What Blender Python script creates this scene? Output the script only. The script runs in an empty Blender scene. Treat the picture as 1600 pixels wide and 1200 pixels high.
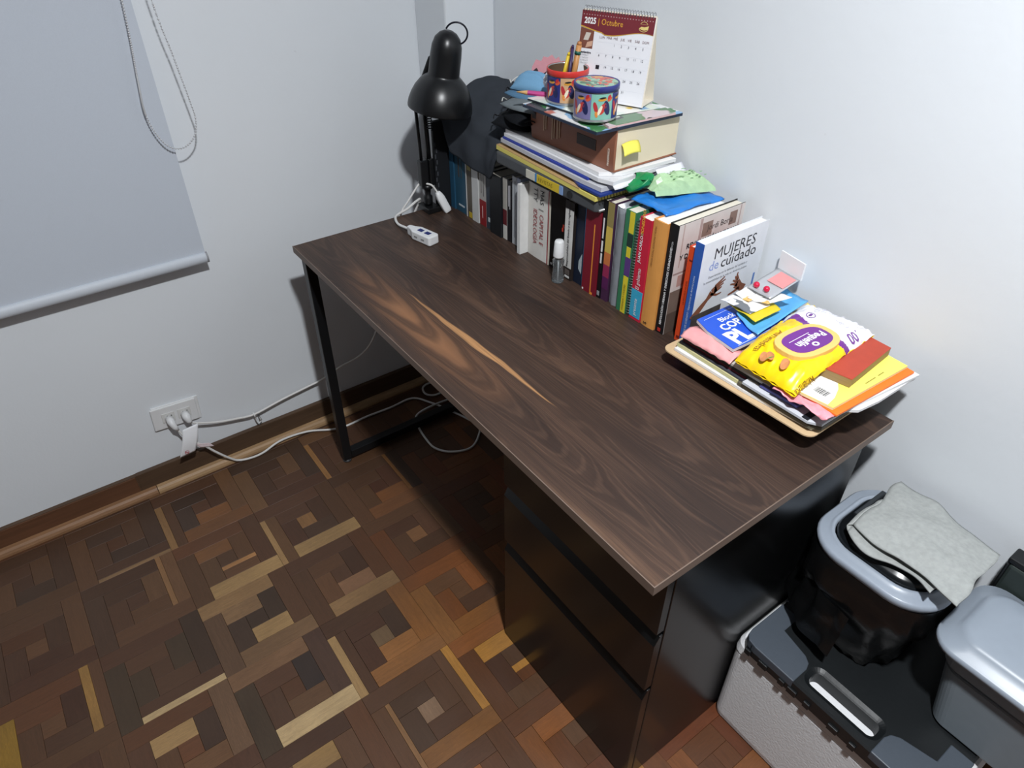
import bpy, math, random
from mathutils import Vector, Matrix, noise
R = math.radians
random.seed(7)
scn = bpy.context.scene
COL = scn.collection

# ------------------------------------------------------------------ camera
cam_d = bpy.data.cameras.new('camera'); cam = bpy.data.objects.new('camera', cam_d); COL.objects.link(cam)
CAM = (1.8682, -1.1351, 1.5761); ROT = (R(52.2557), R(-0.0871), R(53.7939)); FPX = 1094.5
cam.location = CAM; cam.rotation_euler = ROT
cam_d.sensor_width = 36; cam_d.lens = FPX / 1600 * 36; cam_d.clip_start = .02
scn.camera = cam
# ------------------------------------------------------------------ world, light, exposure
w = bpy.data.worlds.new('world'); scn.world = w; w.use_nodes = True
w.node_tree.nodes['Background'].inputs[0].default_value = (.6, .68, .8, 1); w.node_tree.nodes['Background'].inputs[1].default_value = .006
LAMP = (1.92, -.905, 2.43); LAMP_POWER = 57
scn.view_settings.view_transform = 'Standard'; scn.view_settings.look = 'None'
scn.view_settings.exposure = 0; scn.view_settings.gamma = 1; scn.view_settings.use_curve_mapping = False

# ------------------------------------------------------------------ materials
def lin(c):
    return tuple(((v/255)/12.92 if v <= 10 else ((v/255+.055)/1.055)**2.4) for v in c)
MC = {}
def M(c, rough=.55, var=.10, scale=60, bump=0., metal=0., spec=.4, stretch=None, trans=0., alpha=1., coat=0.):
    """plain procedural material: a colour (sRGB 0-255) broken up by fine noise"""
    key = (tuple(c), rough, var, scale, bump, metal, spec, stretch, trans, alpha, coat)
    if key in MC: return MC[key]
    m = bpy.data.materials.new('paint_%d_%d_%d' % tuple(int(v) for v in c)); m.use_nodes = True
    nt = m.node_tree; b = nt.nodes['Principled BSDF']
    tc = nt.nodes.new('ShaderNodeTexCoord'); mp = nt.nodes.new('ShaderNodeMapping')
    if stretch: mp.inputs['Scale'].default_value = stretch
    nt.links.new(tc.outputs['Object'], mp.inputs[0])
    n = nt.nodes.new('ShaderNodeTexNoise'); n.inputs['Scale'].default_value = scale; n.inputs['Detail'].default_value = 4
    nt.links.new(mp.outputs[0], n.inputs['Vector'])
    mx = nt.nodes.new('ShaderNodeMix'); mx.data_type = 'RGBA'
    l = lin(c)
    mx.inputs[6].default_value = (*[v*(1-var) for v in l], 1); mx.inputs[7].default_value = (*[min(1, v*(1+var)) for v in l], 1)
    nt.links.new(n.outputs[0], mx.inputs[0]); nt.links.new(mx.outputs[2], b.inputs['Base Color'])
    b.inputs['Roughness'].default_value = rough; b.inputs['Metallic'].default_value = metal
    b.inputs['Specular IOR Level'].default_value = spec
    b.inputs['Transmission Weight'].default_value = trans; b.inputs['Alpha'].default_value = alpha
    b.inputs['Coat Weight'].default_value = coat
    if bump:
        bp = nt.nodes.new('ShaderNodeBump'); bp.inputs['Strength'].default_value = bump; bp.inputs['Distance'].default_value = .002
        nt.links.new(n.outputs[0], bp.inputs['Height']); nt.links.new(bp.outputs[0], b.inputs['Normal'])
    MC[key] = m
    return m
def nd(nt, t, **kw):
    n = nt.nodes.new(t)
    for k, v in kw.items(): setattr(n, k, v)
    return n
def mth(nt, op, a, b=None, c=None):
    n = nd(nt, 'ShaderNodeMath', operation=op)
    for i, v in enumerate((a, b, c)):
        if v is None: continue
        if isinstance(v, (int, float)): n.inputs[i].default_value = v
        else: nt.links.new(v, n.inputs[i])
    return n.outputs[0]
def mixc(nt, f, a, b, mode='MIX'):
    n = nd(nt, 'ShaderNodeMix', data_type='RGBA', blend_type=mode)
    for i, v in ((0, f), (6, a), (7, b)):
        if isinstance(v, (int, float)): n.inputs[i].default_value = v
        elif isinstance(v, tuple): n.inputs[i].default_value = (*v[:3], 1)
        else: nt.links.new(v, n.inputs[i])
    return n.outputs[2]
def mixf(nt, f, a, b):
    n = nd(nt, 'ShaderNodeMix', data_type='FLOAT')
    for i, v in ((0, f), (2, a), (3, b)): nt.links.new(v, n.inputs[i])
    return n.outputs[0]
def noi(nt, vec, scale, detail=4, rough=.5, dist=0):
    n = nd(nt, 'ShaderNodeTexNoise'); nt.links.new(vec, n.inputs['Vector'])
    n.inputs['Scale'].default_value = scale; n.inputs['Detail'].default_value = detail; n.inputs['Roughness'].default_value = rough; n.inputs['Distortion'].default_value = dist
    return n.outputs[0]
def mapr(nt, v, a, b, c=0, d=1):
    n = nd(nt, 'ShaderNodeMapRange'); nt.links.new(v, n.inputs[0])
    for i, k in enumerate((a, b, c, d)): n.inputs[i+1].default_value = k
    return n.outputs[0]
def mapping(nt, vec, s=(1, 1, 1), l=(0, 0, 0)):
    n = nd(nt, 'ShaderNodeMapping'); nt.links.new(vec, n.inputs[0]); n.inputs['Scale'].default_value = s; n.inputs['Location'].default_value = l
    return n.outputs[0]

def wall_material():
    m = bpy.data.materials.new('wall_paint'); m.use_nodes = True; nt = m.node_tree; b = nt.nodes['Principled BSDF']
    g = nd(nt, 'ShaderNodeNewGeometry').outputs['Position']
    a = noi(nt, g, 2.2, 3); f = noi(nt, g, 140, 3)
    c = mixc(nt, a, lin((222, 227, 232)), lin((229, 233, 237)))
    sp = mapr(nt, noi(nt, g, 30, 1), .80, .82)                      # a few small scuffs
    c = mixc(nt, mth(nt, 'MULTIPLY', sp, .22), c, lin((150, 150, 150)))
    nt.links.new(c, b.inputs['Base Color']); b.inputs['Roughness'].default_value = .7; b.inputs['Specular IOR Level'].default_value = .15
    bp = nd(nt, 'ShaderNodeBump'); bp.inputs['Strength'].default_value = .12; bp.inputs['Distance'].default_value = .002
    nt.links.new(mth(nt, 'ADD', f, mth(nt, 'MULTIPLY', noi(nt, g, 18, 2), 2.)), bp.inputs['Height']); nt.links.new(bp.outputs[0], b.inputs['Normal'])
    return m
WALL = wall_material()

def parquet_material(vcol):
    m = bpy.data.materials.new('parquet_wood'); m.use_nodes = True; nt = m.node_tree; b = nt.nodes['Principled BSDF']
    tc = nd(nt, 'ShaderNodeTexCoord'); oi = nd(nt, 'ShaderNodeObjectInfo')
    g = nd(nt, 'ShaderNodeNewGeometry').outputs['Position']
    if vcol:
        at = nd(nt, 'ShaderNodeAttribute', attribute_name='tone'); base = at.outputs['Color']; vec = mapping(nt, g, (6, 60, 1))
    else:
        base = oi.outputs['Color']
        va = nd(nt, 'ShaderNodeVectorMath', operation='ADD'); nt.links.new(tc.outputs['Object'], va.inputs[0])
        cx = nd(nt, 'ShaderNodeCombineXYZ'); nt.links.new(mth(nt, 'MULTIPLY', oi.outputs['Random'], 37.), cx.inputs[0]); nt.links.new(mth(nt, 'MULTIPLY', oi.outputs['Random'], 91.), cx.inputs[1])
        nt.links.new(cx.outputs[0], va.inputs[1]); vec = mapping(nt, va.outputs[0], (7, 85, 1))
    gr = noi(nt, vec, 2.2, 6, .7, .9); fine = noi(nt, vec, 12., 4, .7)
    c = mixc(nt, mapr(nt, gr, .3, .75), base, mixc(nt, 1., base, (.62, .60, .58), 'MULTIPLY'))
    c = mixc(nt, mth(nt, 'MULTIPLY', mapr(nt, fine, .50, .72), .55), c, mixc(nt, 1., base, (1.55, 1.42, 1.25), 'MULTIPLY'))
    dirt = noi(nt, g, 5., 4)
    c = mixc(nt, mapr(nt, dirt, .30, .75, .06, .50), c, lin((80, 61, 47)))
    c = mixc(nt, 1., c, (1.02, .97, .88), 'MULTIPLY')
    nt.links.new(c, b.inputs['Base Color'])
    nt.links.new(mapr(nt, noi(nt, g, 9, 4), .3, .7, .36, .56), b.inputs['Roughness']); b.inputs['Specular IOR Level'].default_value = .42
    bp = nd(nt, 'ShaderNodeBump'); bp.inputs['Strength'].default_value = .12; bp.inputs['Distance'].default_value = .001
    nt.links.new(gr, bp.inputs['Height']); nt.links.new(bp.outputs[0], b.inputs['Normal'])
    return m

def desk_material():
    m = bpy.data.materials.new('walnut_laminate'); m.use_nodes = True; nt = m.node_tree; b = nt.nodes['Principled BSDF']
    g = nd(nt, 'ShaderNodeNewGeometry').outputs['Position']
    sx = nd(nt, 'ShaderNodeSeparateXYZ'); nt.links.new(g, sx.inputs[0]); x, y = sx.outputs[0], sx.outputs[1]
    big = noi(nt, mapping(nt, g, (1.0, 4.2, 0)), 1.5, 2, .45, .15)          # slow contours: the cathedrals
    ph = mth(nt, 'ADD', mth(nt, 'MULTIPLY', y, 46.), mth(nt, 'MULTIPLY', big, 40.))
    rings = mth(nt, 'MULTIPLY_ADD', mth(nt, 'SINE', ph), .5, .5)
    warp = mth(nt, 'MULTIPLY', noi(nt, mapping(nt, g, (2.2, 9, 0)), 1.6, 3, .5), 9.)
    for yc_, hw, kx, ky in ((-.372, .085, 24., 2600.), (-.548, .062, 30., 4200.), (-.20, .06, 18., 3600.)):     # cathedral figure: nested tongues along the grain
        dy = mth(nt, 'SUBTRACT', y, yc_)
        ph_ = mth(nt, 'ADD', mth(nt, 'MULTIPLY_ADD', x, kx, warp), mth(nt, 'MULTIPLY', mth(nt, 'MULTIPLY', dy, dy), ky))
        ph = mixf(nt, mapr(nt, mth(nt, 'ABSOLUTE', dy), hw*.65, hw, 1, 0), ph, ph_)
    rings = mth(nt, 'MULTIPLY_ADD', mth(nt, 'SINE', ph), .5, .5)
    rings2 = mth(nt, 'MULTIPLY_ADD', mth(nt, 'SINE', mth(nt, 'MULTIPLY', ph, 3.1)), .5, .5)
    fib = noi(nt, mapping(nt, g, (3.2, 170, 1)), 2., 5, .62)
    zone = noi(nt, mapping(nt, g, (.9, 5.5, 0), (3.1, 1.7, 0)), 1.7, 3, .5)
    dark = lin((48, 37, 33)); mid = lin((88, 67, 55)); lite = lin((128, 98, 76))
    c = mixc(nt, mapr(nt, zone, .32, .68), dark, mid)
    c = mixc(nt, mth(nt, 'MULTIPLY', rings, .50), c, lin((46, 35, 31)))
    c = mixc(nt, mth(nt, 'MULTIPLY', mapr(nt, rings2, .6, 1.), .16), c, lin((122, 94, 76)))
    c = mixc(nt, mth(nt, 'MULTIPLY', mapr(nt, zone, .60, .78), .6), c, lite)
    c = mixc(nt, mth(nt, 'MULTIPLY', mapr(nt, fib, .40, .70), .62), c, lin((42, 34, 31)))
    # warm area along the front edge and the pale sapwood wedge inside it
    f1 = mth(nt, 'MULTIPLY', mapr(nt, mth(nt, 'ABSOLUTE', mth(nt, 'ADD', y, .545)), .0, .06, 1, 0), mapr(nt, mth(nt, 'ABSOLUTE', mth(nt, 'ADD', x, -.72)), .08, .34, 1, 0))
    c = mixc(nt, mth(nt, 'MULTIPLY', f1, mapr(nt, rings, .1, .9, .85, .30)), c, lin((150, 106, 74)))
    yc = mth(nt, 'ADD', mth(nt, 'MULTIPLY_ADD', x, .035, -.525), mth(nt, 'MULTIPLY', noi(nt, mapping(nt, g, (3, 0, 0)), 2, 2), .018))
    wd = mapr(nt, mth(nt, 'ABSOLUTE', mth(nt, 'ADD', x, -.85)), 0, .27, .0095, 0)
    wedge = mth(nt, 'MULTIPLY', mapr(nt, mth(nt, 'ABSOLUTE', mth(nt, 'ADD', x, -.85)), .24, .27, 1, 0), mapr(nt, mth(nt, 'SUBTRACT', mth(nt, 'ABSOLUTE', mth(nt, 'SUBTRACT', y, yc)), wd), -.002, .0012, 1, 0))
    c = mixc(nt, mth(nt, 'MULTIPLY', wedge, mapr(nt, fib, .3, .7, .95, .45)), c, lin((196, 146, 98)))
    nt.links.new(c, b.inputs['Base Color'])
    b.inputs['Roughness'].default_value = .46; b.inputs['Specular IOR Level'].default_value = .28
    bp = nd(nt, 'ShaderNodeBump'); bp.inputs['Strength'].default_value = .10; bp.inputs['Distance'].default_value = .0008
    nt.links.new(fib, bp.inputs['Height']); nt.links.new(bp.outputs[0], b.inputs['Normal'])
    return m

BLACKM = M((20, 21, 23), .38, .15, 40)             # satin black metal
CAB = M((13, 14, 15), .26, .1, 30, spec=.45)        # glossy black cabinet
WHITEP = M((228, 229, 230), .4, .04)               # white plastic
PAGE = M((226, 219, 203), .8, .10, 300, stretch=(40, 1, 1))
PAGEW = M((238, 235, 228), .8, .08, 300)
INK = M((28, 28, 34), .6); WINK = M((240, 240, 240), .6)

# ------------------------------------------------------------------ mesh helpers
class MB:
    def __init__(s): s.v = []; s.f = []; s.mi = []
    def add(s, vs, fs, mi=0):
        o = len(s.v); s.v += [tuple(v) for v in vs]
        for f in fs: s.f.append([o+i for i in f]); s.mi.append(mi)
        return s
    def box(s, x0, x1, y0, y1, z0, z1, mi=0):
        vs = [(x, y, z) for z in (z0, z1) for (x, y) in ((x0, y0), (x1, y0), (x1, y1), (x0, y1))]
        return s.add(vs, [(3, 2, 1, 0), (4, 5, 6, 7), (0, 1, 5, 4), (1, 2, 6, 5), (2, 3, 7, 6), (3, 0, 4, 7)], mi)
    def prism(s, poly, z0, z1, mi=0):
        n = len(poly)
        z0 = z0 if isinstance(z0, (list, tuple)) else [z0]*n; z1 = z1 if isinstance(z1, (list, tuple)) else [z1]*n
        vs = [(p[0], p[1], z0[i]) for i, p in enumerate(poly)] + [(p[0], p[1], z1[i]) for i, p in enumerate(poly)]
        fs = [tuple(range(n-1, -1, -1)), tuple(range(n, 2*n))] + [(i, (i+1) % n, n+(i+1) % n, n+i) for i in range(n)]
        return s.add(vs, fs, mi)
    def loft(s, rings, cap0=True, cap1=True, closed=False, mi=0):
        n = len(rings[0]); vs = [v for r in rings for v in r]; fs = []
        m = len(rings)
        for k in range(m if closed else m-1):
            a, b = k*n, ((k+1) % m)*n
            for i in range(n): j = (i+1) % n; fs.append((a+i, a+j, b+j, b+i))
        if not closed:
            if cap0: fs.append(tuple(range(n-1, -1, -1)))
            if cap1: fs.append(tuple((m-1)*n+i for i in range(n)))
        return s.add(vs, fs, mi)
    def tube(s, path, r, n=8, closed=False, mi=0, caps=True, flat=1.):
        P = [Vector(p) for p in path]; rings = []; m = len(P); up = None
        for i, p in enumerate(P):
            a = P[(i-1) % m] if (closed or i > 0) else p; b = P[(i+1) % m] if (closed or i < m-1) else p
            t = (b-a).normalized()
            if up is None:
                up = Vector((0, 0, 1)) if abs(t.z) < .9 else Vector((1, 0, 0))
            sd = t.cross(up).normalized(); up = sd.cross(t).normalized()
            rr = r[i] if isinstance(r, (list, tuple)) else r
            rings.append([p+sd*(rr*math.cos(2*math.pi*k/n))+up*(rr*flat*math.sin(2*math.pi*k/n)) for k in range(n)])
        return s.loft(rings, caps, caps, closed, mi)
    def lathe(s, prof, c=(0, 0, 0), n=32, mi=0, mat=None, cap0=True, cap1=True):
        rings = []
        for r, z in prof:
            ring = [Vector((r*math.cos(2*math.pi*k/n), r*math.sin(2*math.pi*k/n), z)) for k in range(n)]
            if mat is not None: ring = [mat @ v for v in ring]
            rings.append([v+Vector(c) for v in ring])
        return s.loft(rings, cap0, cap1, mi=mi)
    def grid(s, nu, nv, fn, mi=None):
        vs = [fn(i/nu, j/nv) for j in range(nv+1) for i in range(nu+1)]
        o = len(s.v); s.v += [tuple(v) for v in vs]
        for j in range(nv):
            for i in range(nu):
                a = o+j*(nu+1)+i; s.f.append([a, a+1, a+nu+2, a+nu+1])
                s.mi.append(mi((i+.5)/nu, (j+.5)/nv) if callable(mi) else (mi or 0))
        return s
    def text(s, body, size, o, xd, yd, mi=0, align='LEFT', shear=0., bold=0., sx=1.):
        cu = bpy.data.curves.new('t', 'FONT'); cu.body = body; cu.size = size; cu.align_x = align; cu.shear = shear; cu.offset = bold; cu.resolution_u = 2
        ob = bpy.data.objects.new('t', cu); me = bpy.data.meshes.new_from_object(ob)
        O, X, Y = Vector(o), Vector(xd), Vector(yd)
        s.add([O+X*(v.co.x*sx)+Y*v.co.y for v in me.vertices], [tuple(p.vertices) for p in me.polygons], mi)
        bpy.data.objects.remove(ob); bpy.data.curves.remove(cu); bpy.data.meshes.remove(me)
        return s
def obj(name, mb, mats, parent=None, bevel=0, smooth=False, solid=0, subsurf=0, seg=2, at=None, kind=None):
    loc = Vector(parent['_o']) if parent is not None else Vector(at or (0, 0, 0))
    me = bpy.data.meshes.new(name); me.from_pydata([tuple(Vector(v)-loc) for v in mb.v], [], mb.f)
    for m in (mats if isinstance(mats, list) else [mats]): me.materials.append(m)
    me.polygons.foreach_set('material_index', mb.mi)
    if smooth: me.polygons.foreach_set('use_smooth', [True]*len(me.polygons))
    me.update()
    o = bpy.data.objects.new(name, me); COL.objects.link(o)
    if parent is not None: o.parent = parent
    else: o.location = loc
    o['_o'] = tuple(loc)
    if solid: md = o.modifiers.new('thickness', 'SOLIDIFY'); md.thickness = solid; md.offset = 0
    if bevel: md = o.modifiers.new('bevel', 'BEVEL'); md.width = bevel; md.segments = seg; md.limit_method = 'ANGLE'; md.angle_limit = R(40)
    if subsurf: md = o.modifiers.new('sub', 'SUBSURF'); md.levels = md.render_levels = subsurf
    if kind: o['kind'] = kind
    return o
def tag(o, label, cat, group=None):
    o['label'] = label; o['category'] = cat
    if group: o['group'] = group
    return o
def thing(name, label, cat, loc, group=None):
    o = bpy.data.objects.new(name, None); o.empty_display_size = .05; COL.objects.link(o); o.location = loc; o['_o'] = tuple(loc)
    return tag(o, label, cat, group)
def struct(name, mb, m, bevel=0):
    o = obj(name, mb, m, bevel=bevel); o['kind'] = 'structure'; return o
def rrect(x0, x1, y0, y1, r, z, k=5):
    out = []
    for cx, cy, a0 in ((x1-r, y1-r, 0), (x0+r, y1-r, 90), (x0+r, y0+r, 180), (x1-r, y0+r, 270)):
        for i in range(k+1):
            a = R(a0+90*i/k); out.append((cx+r*math.cos(a), cy+r*math.sin(a), z))
    return out
def smooth_path(pts, n=8):
    P = [Vector(p) for p in pts]; out = []
    for i in range(len(P)-1):
        a, b, c, d = P[max(i-1, 0)], P[i], P[i+1], P[min(i+2, len(P)-1)]
        for k in range(n):
            t = k/n; out.append(.5*((2*b)+(c-a)*t+(2*a-5*b+4*c-d)*t*t+(3*b-a-3*c+d)*t**3))
    return out+[P[-1]]
def nz(x, y, z=0., s=1.): return noise.noise(Vector((x*s, y*s, z)))
X_, Y_, Z_ = Vector((1, 0, 0)), Vector((0, 1, 0)), Vector((0, 0, 1))

# ------------------------------------------------------------------ the room
YW = .06; XE = 3.5; YS = -3.0; H = 2.455
struct('wall_far', MB().box(-.12, 0, YS, YW+.12, 0, H), WALL)
struct('wall_right', MB().box(-.12, XE, YW, YW+.12, 0, H), WALL)
DIM = M((112, 108, 104), .7, .08, 3)                 # unseen walls: colour darkened to cut bounce light and keep shadows deep
struct('wall_left', MB().box(-.12, XE, YS-.12, YS, 0, H), DIM)
struct('wall_back', MB().box(XE, XE+.12, YS-.12, YW+.12, 0, H), DIM)
struct('ceiling', MB().box(-.12, XE+.12, YS-.12, YW+.12, H, H+.1), WALL)
struct('wall_column', MB().box(0, .158, -.094, YW, 0, H), WALL, bevel=.006)
floor = struct('floor', MB().box(-.12, XE+.12, YS-.12, YW+.12, -.12, -.0065), M((30, 22, 17), .9))

# parquet: square blocks of nine staves, each stave a piece of its own
U = .047; T = 5*U; X0 = .045; Y0 = -.92
TONES = [((88, 62, 45), 5), ((80, 56, 42), 5), ((96, 68, 48), 4), ((70, 52, 42), 3), ((84, 58, 44), 4), ((104, 76, 54), 2), ((76, 51, 39), 3), ((94, 61, 41), 3)]
TL = [t for t, n in TONES for _ in range(n)]
WARM = [(124, 76, 42), (112, 68, 38), (134, 84, 46), (98, 60, 36), (106, 58, 34)]
TAN = (172, 142, 100); TAN2 = (150, 120, 86); PALE = (204, 180, 140); GOLD = (190, 138, 66); DARK = (60, 47, 39); DGRN = (64, 54, 43)
SPEC = {  # (block i, j, stave): colour, or (sliver colour, side, width share)
 (1,-1,'B'): TAN, (1,-1,'b'): ((190,140,92),'lo',.30), (1,0,'L'): ((168,136,96),'lo',.34), (1,0,'c'): (150,112,74), (1,0,'B'): TAN, (0,-1,'L'): ((150,116,78),'lo',.42),
 (0,-1,'b'): (136,92,58), (0,-1,'B'): (124,84,54), (0,0,'L'): (118,88,62), (0,1,'L'): ((158,116,72),'lo',.36), (0,-2,'B'): ((140,112,82),'hi',.25), (1,-2,'R'): ((146,110,76),'lo',.30),
 (1,-1,'t'): (128,88,56), (0,-1,'l'): (70,56,50), (2,-1,'T'): TAN2, (2,-1,'t'): (138,110,82), (2,-1,'b'): TAN, (2,-1,'r'): DARK, (2,-1,'l'): (66,52,44), (2,-1,'c'): DARK, (2,-1,'L'): (96,74,58),
 (2,-1,'B'): (122,96,72), (2,0,'b'): (140,106,82), (2,0,'B'): TAN2, (2,-2,'B'): (PALE,'hi',.38), (2,-3,'R'): ((158,122,70),'lo',.45), (2,-2,'L'): DGRN, (2,-2,'l'): DGRN, (2,-2,'R'): DARK, (2,-2,'r'): DGRN,
 (3,-2,'t'): TAN, (3,-2,'R'): (108,84,66), (3,-2,'r'): (62,46,38), (3,-1,'B'): PALE, (3,-1,'r'): (44,40,42), (3,-1,'L'): DGRN, (3,-1,'R'): (78,58,50), (3,-1,'T'): (128,98,74), (3,0,'L'): (TAN,'lo',.44),
 (3,0,'c'): (112,92,70), (3,0,'b'): (150,104,62), (3,0,'B'): (142,98,58), (3,0,'R'): (140,94,52), (4,0,'R'): (GOLD,'hi',.46), (4,0,'c'): (150,124,104), (4,0,'L'): ((146,110,76),'hi',.25), (4,0,'B'): (134,92,52),
 (4,-1,'t'): (158,128,84), (4,1,'t'): GOLD, (4,1,'l'): (70,44,34), (4,1,'b'): (GOLD,'lo',.40), (3,1,'L'): (140,96,54), (3,1,'B'): (136,90,48), (1,1,'R'): ((150,104,60),'lo',.25), (1,1,'b'): (130,84,50),
 (1,1,'c'): (76,44,34), (1,1,'r'): (78,48,38), (1,1,'B'): (120,80,52), (2,1,'c'): (142,102,70), (2,-4,'L'): (168,136,56), (2,-3,'L'): (150,118,46), (4,2,'c'): (150,120,84), (5,1,'R'): (176,128,64), (6,1,'T'): (170,122,60),
}
def staves(i, j):
    x, y = X0+T*i, Y0+T*j; x1, y1 = x+T, y+T; u = U
    out = [('B', x1-u, x1, y+u, y1), ('R', x, x1-u, y1-u, y1), ('T', x, x+u, y, y1-u), ('L', x+u, x1, y, y+u)]
    x, y, x1, y1 = x+u, y+u, x1-u, y1-u
    out += [('b', x1-u, x1, y+u, y1), ('r', x, x1-u, y1-u, y1), ('t', x, x+u, y, y1-u), ('l', x+u, x1, y, y+u), ('c', x+u, x1-u, y+u, y1-u)]
    return out
PIE = []
for i in range(-1, 15):
    for j in range(-9, 5):
        rn = random.Random(i*131+j*977)
        warm = max(0, min(1, ((X0+T*i)*.5+(Y0+T*j)+.55)*1.6))  # warmer towards the drawers; sheen haze elsewhere is put into the duller tones
        for k, xa, xb, ya, yb in staves(i, j):
            xa, xb, ya, yb = max(xa, .002), min(xb, XE-.002), max(ya, YS+.002), min(yb, YW-.002)
            if xb-xa < .004 or yb-ya < .004: continue
            c = rn.choice(WARM) if rn.random() < warm else rn.choice(TL)
            f = rn.uniform(.9, 1.1); c = tuple(v*f for v in c)
            sp = SPEC.get((i, j, k))
            if sp is None and rn.random() < .05 and (i > 5 or j < -4): sp = TAN2
            if sp is None: PIE.append((xa, xb, ya, yb, c))
            elif isinstance(sp[0], tuple):
                sc, side, fr = sp; ax = (xb-xa) < (yb-ya)
                lo, hi = (xa, xb) if ax else (ya, yb); cut = lo+(hi-lo)*fr if side == 'lo' else hi-(hi-lo)*fr
                for (p, q, cc) in ((lo, cut, sc if side == 'lo' else c), (cut, hi, c if side == 'lo' else sc)):
                    PIE.append((p, q, ya, yb, cc) if ax else (xa, xb, p, q, cc))
            else: PIE.append((xa, xb, ya, yb, sp))
CMI = (Matrix.Translation(CAM) @ Matrix.LocRotScale(None, __import__('mathutils').Euler(ROT), None)).inverted()
def seen(p):
    xa, xb, ya, yb, _ = p; cx, cy = (xa+xb)/2, (ya+yb)/2
    q = CMI @ Vector((cx, cy, 0))
    if q.z > -.1: return 0
    u, v = FPX*q.x/-q.z, FPX*q.y/-q.z
    if abs(u) > 815 or abs(v) > 615: return 0
    for zz, (a, b, c, d) in ((.74, (.2, 1.5, -.62, 0)), (.4, (1.06, 1.48, -.56, 0)), (.2, (1.06, 1.48, -.56, 0)), (.6, (1.06, 1.48, -.56, 0)), (.28, (1.5, 1.9, -.28, .06)), (.14, (1.5, 1.9, -.28, .06)), (.02, (1.06, 1.48, -.56, 0)), (.01, (1.5, 1.9, -.28, .06))):
        t = zz/CAM[2]; hx, hy = cx+(CAM[0]-cx)*t, cy+(CAM[1]-cy)*t
        if a < hx < b and c < hy < d: return 0
    return (xb-xa)*(yb-ya)/(q.z*q.z)
PIE.sort(key=seen, reverse=True)
PM = parquet_material(False); PV = parquet_material(True); shapes = {}
GAP = .00025
for p in PIE[:300]:
    xa, xb, ya, yb, c = p; lx, ly = xb-xa, yb-ya; rot = ly > lx
    a, b = (ly, lx) if rot else (lx, ly); key = (round(a, 3), round(b, 3))
    if key not in shapes:
        e = .0004; hx, hy = a/2-GAP, b/2-GAP
        mb = MB().loft([[(-hx, -hy, -.006), (hx, -hy, -.006), (hx, hy, -.006), (-hx, hy, -.006)], [(-hx, -hy, -e), (hx, -hy, -e), (hx, hy, -e), (-hx, hy, -e)], [(-hx+e, -hy+e, 0), (hx-e, -hy+e, 0), (hx-e, hy-e, 0), (-hx+e, hy-e, 0)]])
        me = bpy.data.meshes.new('stave'); me.from_pydata(mb.v, [], mb.f); me.materials.append(PM); shapes[key] = me
    o = bpy.data.objects.new('stave', shapes[key]); COL.objects.link(o); o.parent = floor
    o.location = ((xa+xb)/2, (ya+yb)/2, random.uniform(-.0004, .0002)); o.rotation_euler = (0, 0, R(90) if rot else 0)
    o.color = (*lin(c), 1)
mb = MB(); tones = []
for xa, xb, ya, yb, c in PIE[300:]:
    mb.box(xa+GAP, xb-GAP, ya+GAP, yb-GAP, -.006, random.uniform(-.0004, .0001)); tones += [(*lin(c), 1)]*6
o = obj('staves', mb, PV, floor, kind='stuff')
ca = o.data.color_attributes.new('tone', 'FLOAT_COLOR', 'CORNER'); fl = []
for t in tones: fl += list(t)*4
ca.data.foreach_set('color', fl)

# baseboard along the far wall: two lengths with a joint, shoe moulding in front
BB = M((84, 64, 48), .5, .35, 8, stretch=(4, 1, 14)); SH = M((168, 136, 100), .5, .35, 14, stretch=(8, 1, 8)); BB2 = M((98, 66, 46), .5, .35, 8, stretch=(4, 1, 14))
bb = struct('baseboard_far', MB().box(0, .0135, YS, -.096, 0, .08), BB)
obj('board', MB().box(0, .015, -1.162, -.098, 0, .083), BB, bb, bevel=.003); obj('board', MB().box(0, .015, YS+.002, -1.165, 0, .079), BB2, bb, bevel=.003)
def shoe(y0, y1): return MB().loft([[(.0152, y, 0), (.036, y, 0), (.0355, y, .007), (.032, y, .014), (.026, y, .019), (.0152, y, .021)] for y in (y0, y1)])
obj('shoe_molding', shoe(-1.122, -.096), SH, bb); obj('shoe_molding', shoe(YS+.002, -1.124), M((140, 104, 74), .5, .35, 14, stretch=(8, 1, 8)), bb)
struct('baseboard_right', MB().box(.16, XE, YW-.015, YW, 0, .083), BB, bevel=.003)
struct('baseboard_column', MB().box(.158, .173, -.094, YW-.016, 0, .083), BB, bevel=.003)

# ceiling lamp: a round panel light, the one light of the room
t = thing('ceiling_lamp', 'round white panel light on the ceiling in the middle of the room', 'lamp', (LAMP[0], LAMP[1], H))
BR = .058
obj('housing', MB().lathe([(BR+.012, H-.0005), (BR+.014, LAMP[2]+.002), (BR+.010, LAMP[2]-.001), (BR, LAMP[2]-.001), (BR, LAMP[2]+.003), (.001, LAMP[2]+.003)], (LAMP[0], LAMP[1], 0), 40), WHITEP, t, smooth=False)
em = bpy.data.materials.new('lit_panel'); em.use_nodes = True; nt = em.node_tree; nt.nodes.remove(nt.nodes['Principled BSDF'])
e = nt.nodes.new('ShaderNodeEmission'); e.inputs[0].default_value = (.95, .975, 1.0, 1); e.inputs[1].default_value = LAMP_POWER/(math.pi*BR*BR*math.pi)
nt.links.new(e.outputs[0], nt.nodes['Material Output'].inputs[0])
obj('diffuser', MB().add([(LAMP[0]+(BR-.001)*math.cos(2*math.pi*k/32), LAMP[1]+(BR-.001)*math.sin(2*math.pi*k/32), LAMP[2]) for k in range(32)], [tuple(range(31, -1, -1))]), em, t)

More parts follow.
